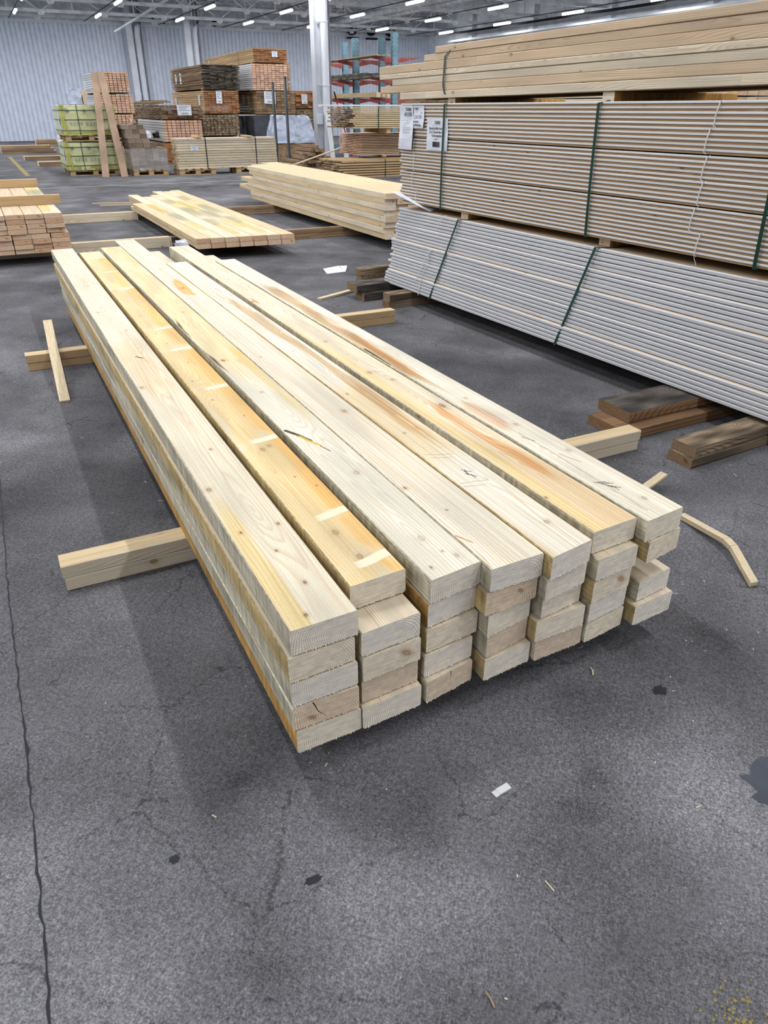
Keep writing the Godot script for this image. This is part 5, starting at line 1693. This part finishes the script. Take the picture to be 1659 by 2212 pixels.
func build_floor_bits() -> void:
	# lath leaning over the rear bearer on the left
	stick("wood_lath", "flat pale lath lying across the rear bearer's left end", [Vector3(0.165, 0.001, -4.70), Vector3(0.19, 0.115, -5.40), Vector3(0.215, 0.20, -6.0)], 0.062, 0.012, M.chip)
	stick("wood_lath", "crooked pale lath on the floor right of the near pile", [Vector3(2.46, 0.001, -1.90), Vector3(2.42, 0.03, -1.63), Vector3(2.40, 0.03, -1.58), Vector3(2.29, 0.004, -1.385)], 0.034, 0.02, M.chip)
	stick("wood_lath", "lath tip poking out behind the near pile's right corner", [Vector3(2.40, 0.001, -2.14), Vector3(2.62, 0.06, -2.17)], 0.04, 0.012, M.chip)
	stick("wood_lath", "thin pale lath on the floor at the right stack's far foot", [Vector3(2.63, 0.001, -6.53), Vector3(3.62, 0.012, -6.95)], 0.05, 0.018, M.chip)
	for k in 2:
		stick("wood_lath", ["farther one of two thin laths left of the middle pile", "nearer one of two thin laths left of the middle pile"][k], [Vector3(1.81 + 0.08 * k, 0.001, -15.85 + 0.42 * k), Vector3(2.75, 0.001, -15.6 + 0.30 * k)], 0.04, 0.02, M.pale_pink)
	# old timbers by the right stack: [words, x, z, y, width, height, length, material, end, turn]
	var old: Array = [
		["broad dark weathered plank on top at the right stack's front foot", 2.93, -2.86, 0.062, 0.26, 0.062, 1.5, M.old_dark, 0.02],
		["reddish beam under the broad dark plank at the right stack's front", 2.83, -2.80, 0.0, 0.30, 0.06, 1.7, M.old_side, 0.02],
		["upper half of the squared old beam nearest the frame's right edge", 2.90, -2.32, 0.056, 0.15, 0.054, 1.4, M.old_warm, 0.05],
		["lower half of the squared old beam nearest the frame's right edge", 2.885, -2.32, 0.0, 0.155, 0.055, 1.4, M.old_warm, 0.05],
		["upper grey weathered timber at the right stack's rear foot", 2.93, -6.42, 0.075, 0.22, 0.07, 1.2, M.old_dark, 0.03],
		["lower grey weathered timber at the right stack's rear foot", 2.99, -6.38, 0.0, 0.2, 0.074, 1.2, M.old_dark, 0.03],
		["upper brownish timber right of the grey pair at the rear foot", 3.07, -5.98, 0.062, 0.13, 0.066, 1.1, M.old_warm, 0.05],
		["lower brownish timber right of the grey pair at the rear foot", 3.06, -5.98, 0.0, 0.135, 0.061, 1.1, M.old_warm, 0.05],
		["upper short grey block behind the lath at the stack's far foot", 3.33, -7.15, 0.066, 0.12, 0.064, 0.9, M.old_warm, 0.06],
		["lower short grey block behind the lath at the stack's far foot", 3.34, -7.15, 0.0, 0.12, 0.065, 0.9, M.old_warm, 0.06]]
	for k in old.size():
		var q: Array = old[k]
		var m := timber_mesh(q[4], q[5], q[6], 2300 + k, 5, 0.04, 0.004, false)
		solo("old_timber", m, [q[7], q[7] if k != 0 else M.old_side, e3(), e3()], q[0], "timber", at3(Vector3(q[1], q[3], q[2]), -PI / 2 + q[8]), "old timbers under the right stack")
	# papers
	var p := MB.new(1)
	p.quad(Vector3(-0.11, 0.002, 0.1), Vector3(0.12, 0.004, 0.09), Vector3(0.13, 0.03, -0.13), Vector3(-0.05, 0.008, -0.16))
	p.quad(Vector3(0.12, 0.004, 0.09), Vector3(0.19, 0.045, -0.02), Vector3(0.13, 0.03, -0.13), Vector3(0.13, 0.03, -0.1))
	solo("paper_sheet", p.done(), [M.paper], "folded white paper sheet lying on the floor near the right stack", "paper", at3(Vector3(3.3, 0.0, -7.75)))
	p = MB.new(1)
	for k in 5:
		p.quad(Vector3(-0.02 + 0.09 * k, 0.14 - 0.027 * k, 0.02), Vector3(0.07 + 0.09 * k, 0.113 - 0.027 * k, 0.02), Vector3(0.07 + 0.09 * k, 0.10 - 0.02 * k, -0.12), Vector3(-0.02 + 0.09 * k, 0.12 - 0.02 * k, -0.12))
	solo("paper_sheet", p.done(), [M.paper], "crumpled white paper sheet jutting out between two packs of the right stack", "paper", at3(Vector3(3.33, 0.80, -6.33), -1.2))
	# chips and splinters
	var ch := MB.new(1)
	ch.sweep([Vector2(-0.028, 0.0), Vector2(0.024, 0.0), Vector2(0.026, 0.005), Vector2(-0.012, 0.006), Vector2(-0.016, 0.0035), Vector2(-0.028, 0.003)], 0.010, -0.010, [0], 0)
	solo("wood_chip", ch.done(), [M.white_paint], "white wood chip on the open floor in front of the near pile", "wood chip", at3(Vector3(0.885, 0.0, -1.04), 0.12))
	ch = MB.new(1)
	ch.tube([Vector3(-0.012, 0.003, 0.012), Vector3(0, 0.006, -0.004), Vector3(0.004, 0.003, -0.018)], 0.0035, 5)
	solo("wood_chip", ch.done(), [M.chip], "hooked shaving on the floor under the pile's right end", "wood chip", at3(Vector3(1.42, 0.0, -1.29)))
	ch = MB.new(1)
	ch.tube([Vector3(0, 0.002, 0.018), Vector3(0.002, 0.004, 0), Vector3(0.001, 0.002, -0.016)], 0.0022, 5)
	solo("wood_chip", ch.done(), [M.grey_warm], "thin grey splinter on the floor at the bottom centre", "wood chip", at3(Vector3(0.56, 0.0, -0.62)))
	var r := RandomNumberGenerator.new()
	r.seed = 5
	var db := MB.new(1)
	for k in 420:
		var q := Vector3(r.randf_range(-0.6, 4.4), 0.0008, r.randf_range(-8.0, -0.1))
		if k % 3 == 0:
			q = Vector3(r.randf_range(1.3, 3.6), 0.0008, r.randf_range(-2.9, -0.7))
		var a := r.randf() * TAU
		var l := r.randf_range(0.001, 0.004) if k % 4 else r.randf_range(0.006, 0.016)
		var d := Vector3(cos(a), 0, sin(a)) * l
		var s := Vector3(-sin(a), 0, cos(a)) * minf(l * 0.6, 0.0016)
		db.quad(q - d - s, q - d + s, q + d + s + Vector3(0, 0.001, 0), q + d - s + Vector3(0, 0.001, 0))
	var o := solo("sawdust_debris", db.done(), [M.chip], "scattered pale splinters and crumbs on the dark floor", "debris")
	o.set_meta("kind", "stuff")
	# stains: a damp patch at the right edge, tar spots, flecks of yellow paint
	blot("damp_patch", "dark blue-grey damp patch on the floor at the right edge", Vector3(1.585, 0, -0.66), 0.13, 0.13, M.damp, 1)
	blot("tar_spot", "dark tar spot on the floor left of the near pile's front", Vector3(0.055, 0, -1.235), 0.013, 0.012, M.joint, 2)
	blot("tar_spot", "elongated dark tar spot before the near pile's front corner", Vector3(0.335, 0, -1.03), 0.022, 0.010, M.joint, 3)
	blot("tar_spot", "dark spot on the floor right of the hooked shaving", Vector3(1.55, 0, -1.13), 0.024, 0.02, M.joint, 4)
	var yf := MB.new(1)
	for k in 60:
		var q := Vector3(0.99 + r.randfn() * 0.035, 0.0009, -0.37 + r.randfn() * 0.03)
		var l := r.randf_range(0.001, 0.004)
		yf.quad(q + Vector3(-l, 0, l * 0.7), q + Vector3(l, 0, l), q + Vector3(l * 0.8, 0, -l), q + Vector3(-l, 0, -l * 0.6))
	var yo := solo("paint_flecks", yf.done(), [M.paint_yellow], "flecks of worn yellow paint on the floor at bottom right", "paint flecks")
	yo.set_meta("kind", "stuff")


func blot(called: String, label: String, at: Vector3, rx: float, rz: float, m: Material, sd: int) -> void:
	var n := FastNoiseLite.new()
	n.seed = sd
	n.frequency = 1.3
	n.fractal_octaves = 3
	var b := MB.new(1)
	var p: Array = []
	for k in 40:
		var a := -TAU * k / 40.0
		var q := 1.0 + 0.5 * n.get_noise_2d(cos(a) * 1.2, sin(a) * 1.2)
		p.append(Vector3(cos(a) * rx * q, 0.0008, sin(a) * rz * q))
	for k in 40:
		var k2 := (k + 1) % 40
		b.quad(Vector3(0, 0.001, 0), p[k], p[k2], Vector3(0, 0.001, 0), Vector2.ZERO, Vector2(p[k].x, p[k].z) * 4.0, Vector2(p[k2].x, p[k2].z) * 4.0, Vector2.ZERO)
	solo(called, b.done(), [m], label, "stain", at3(at))
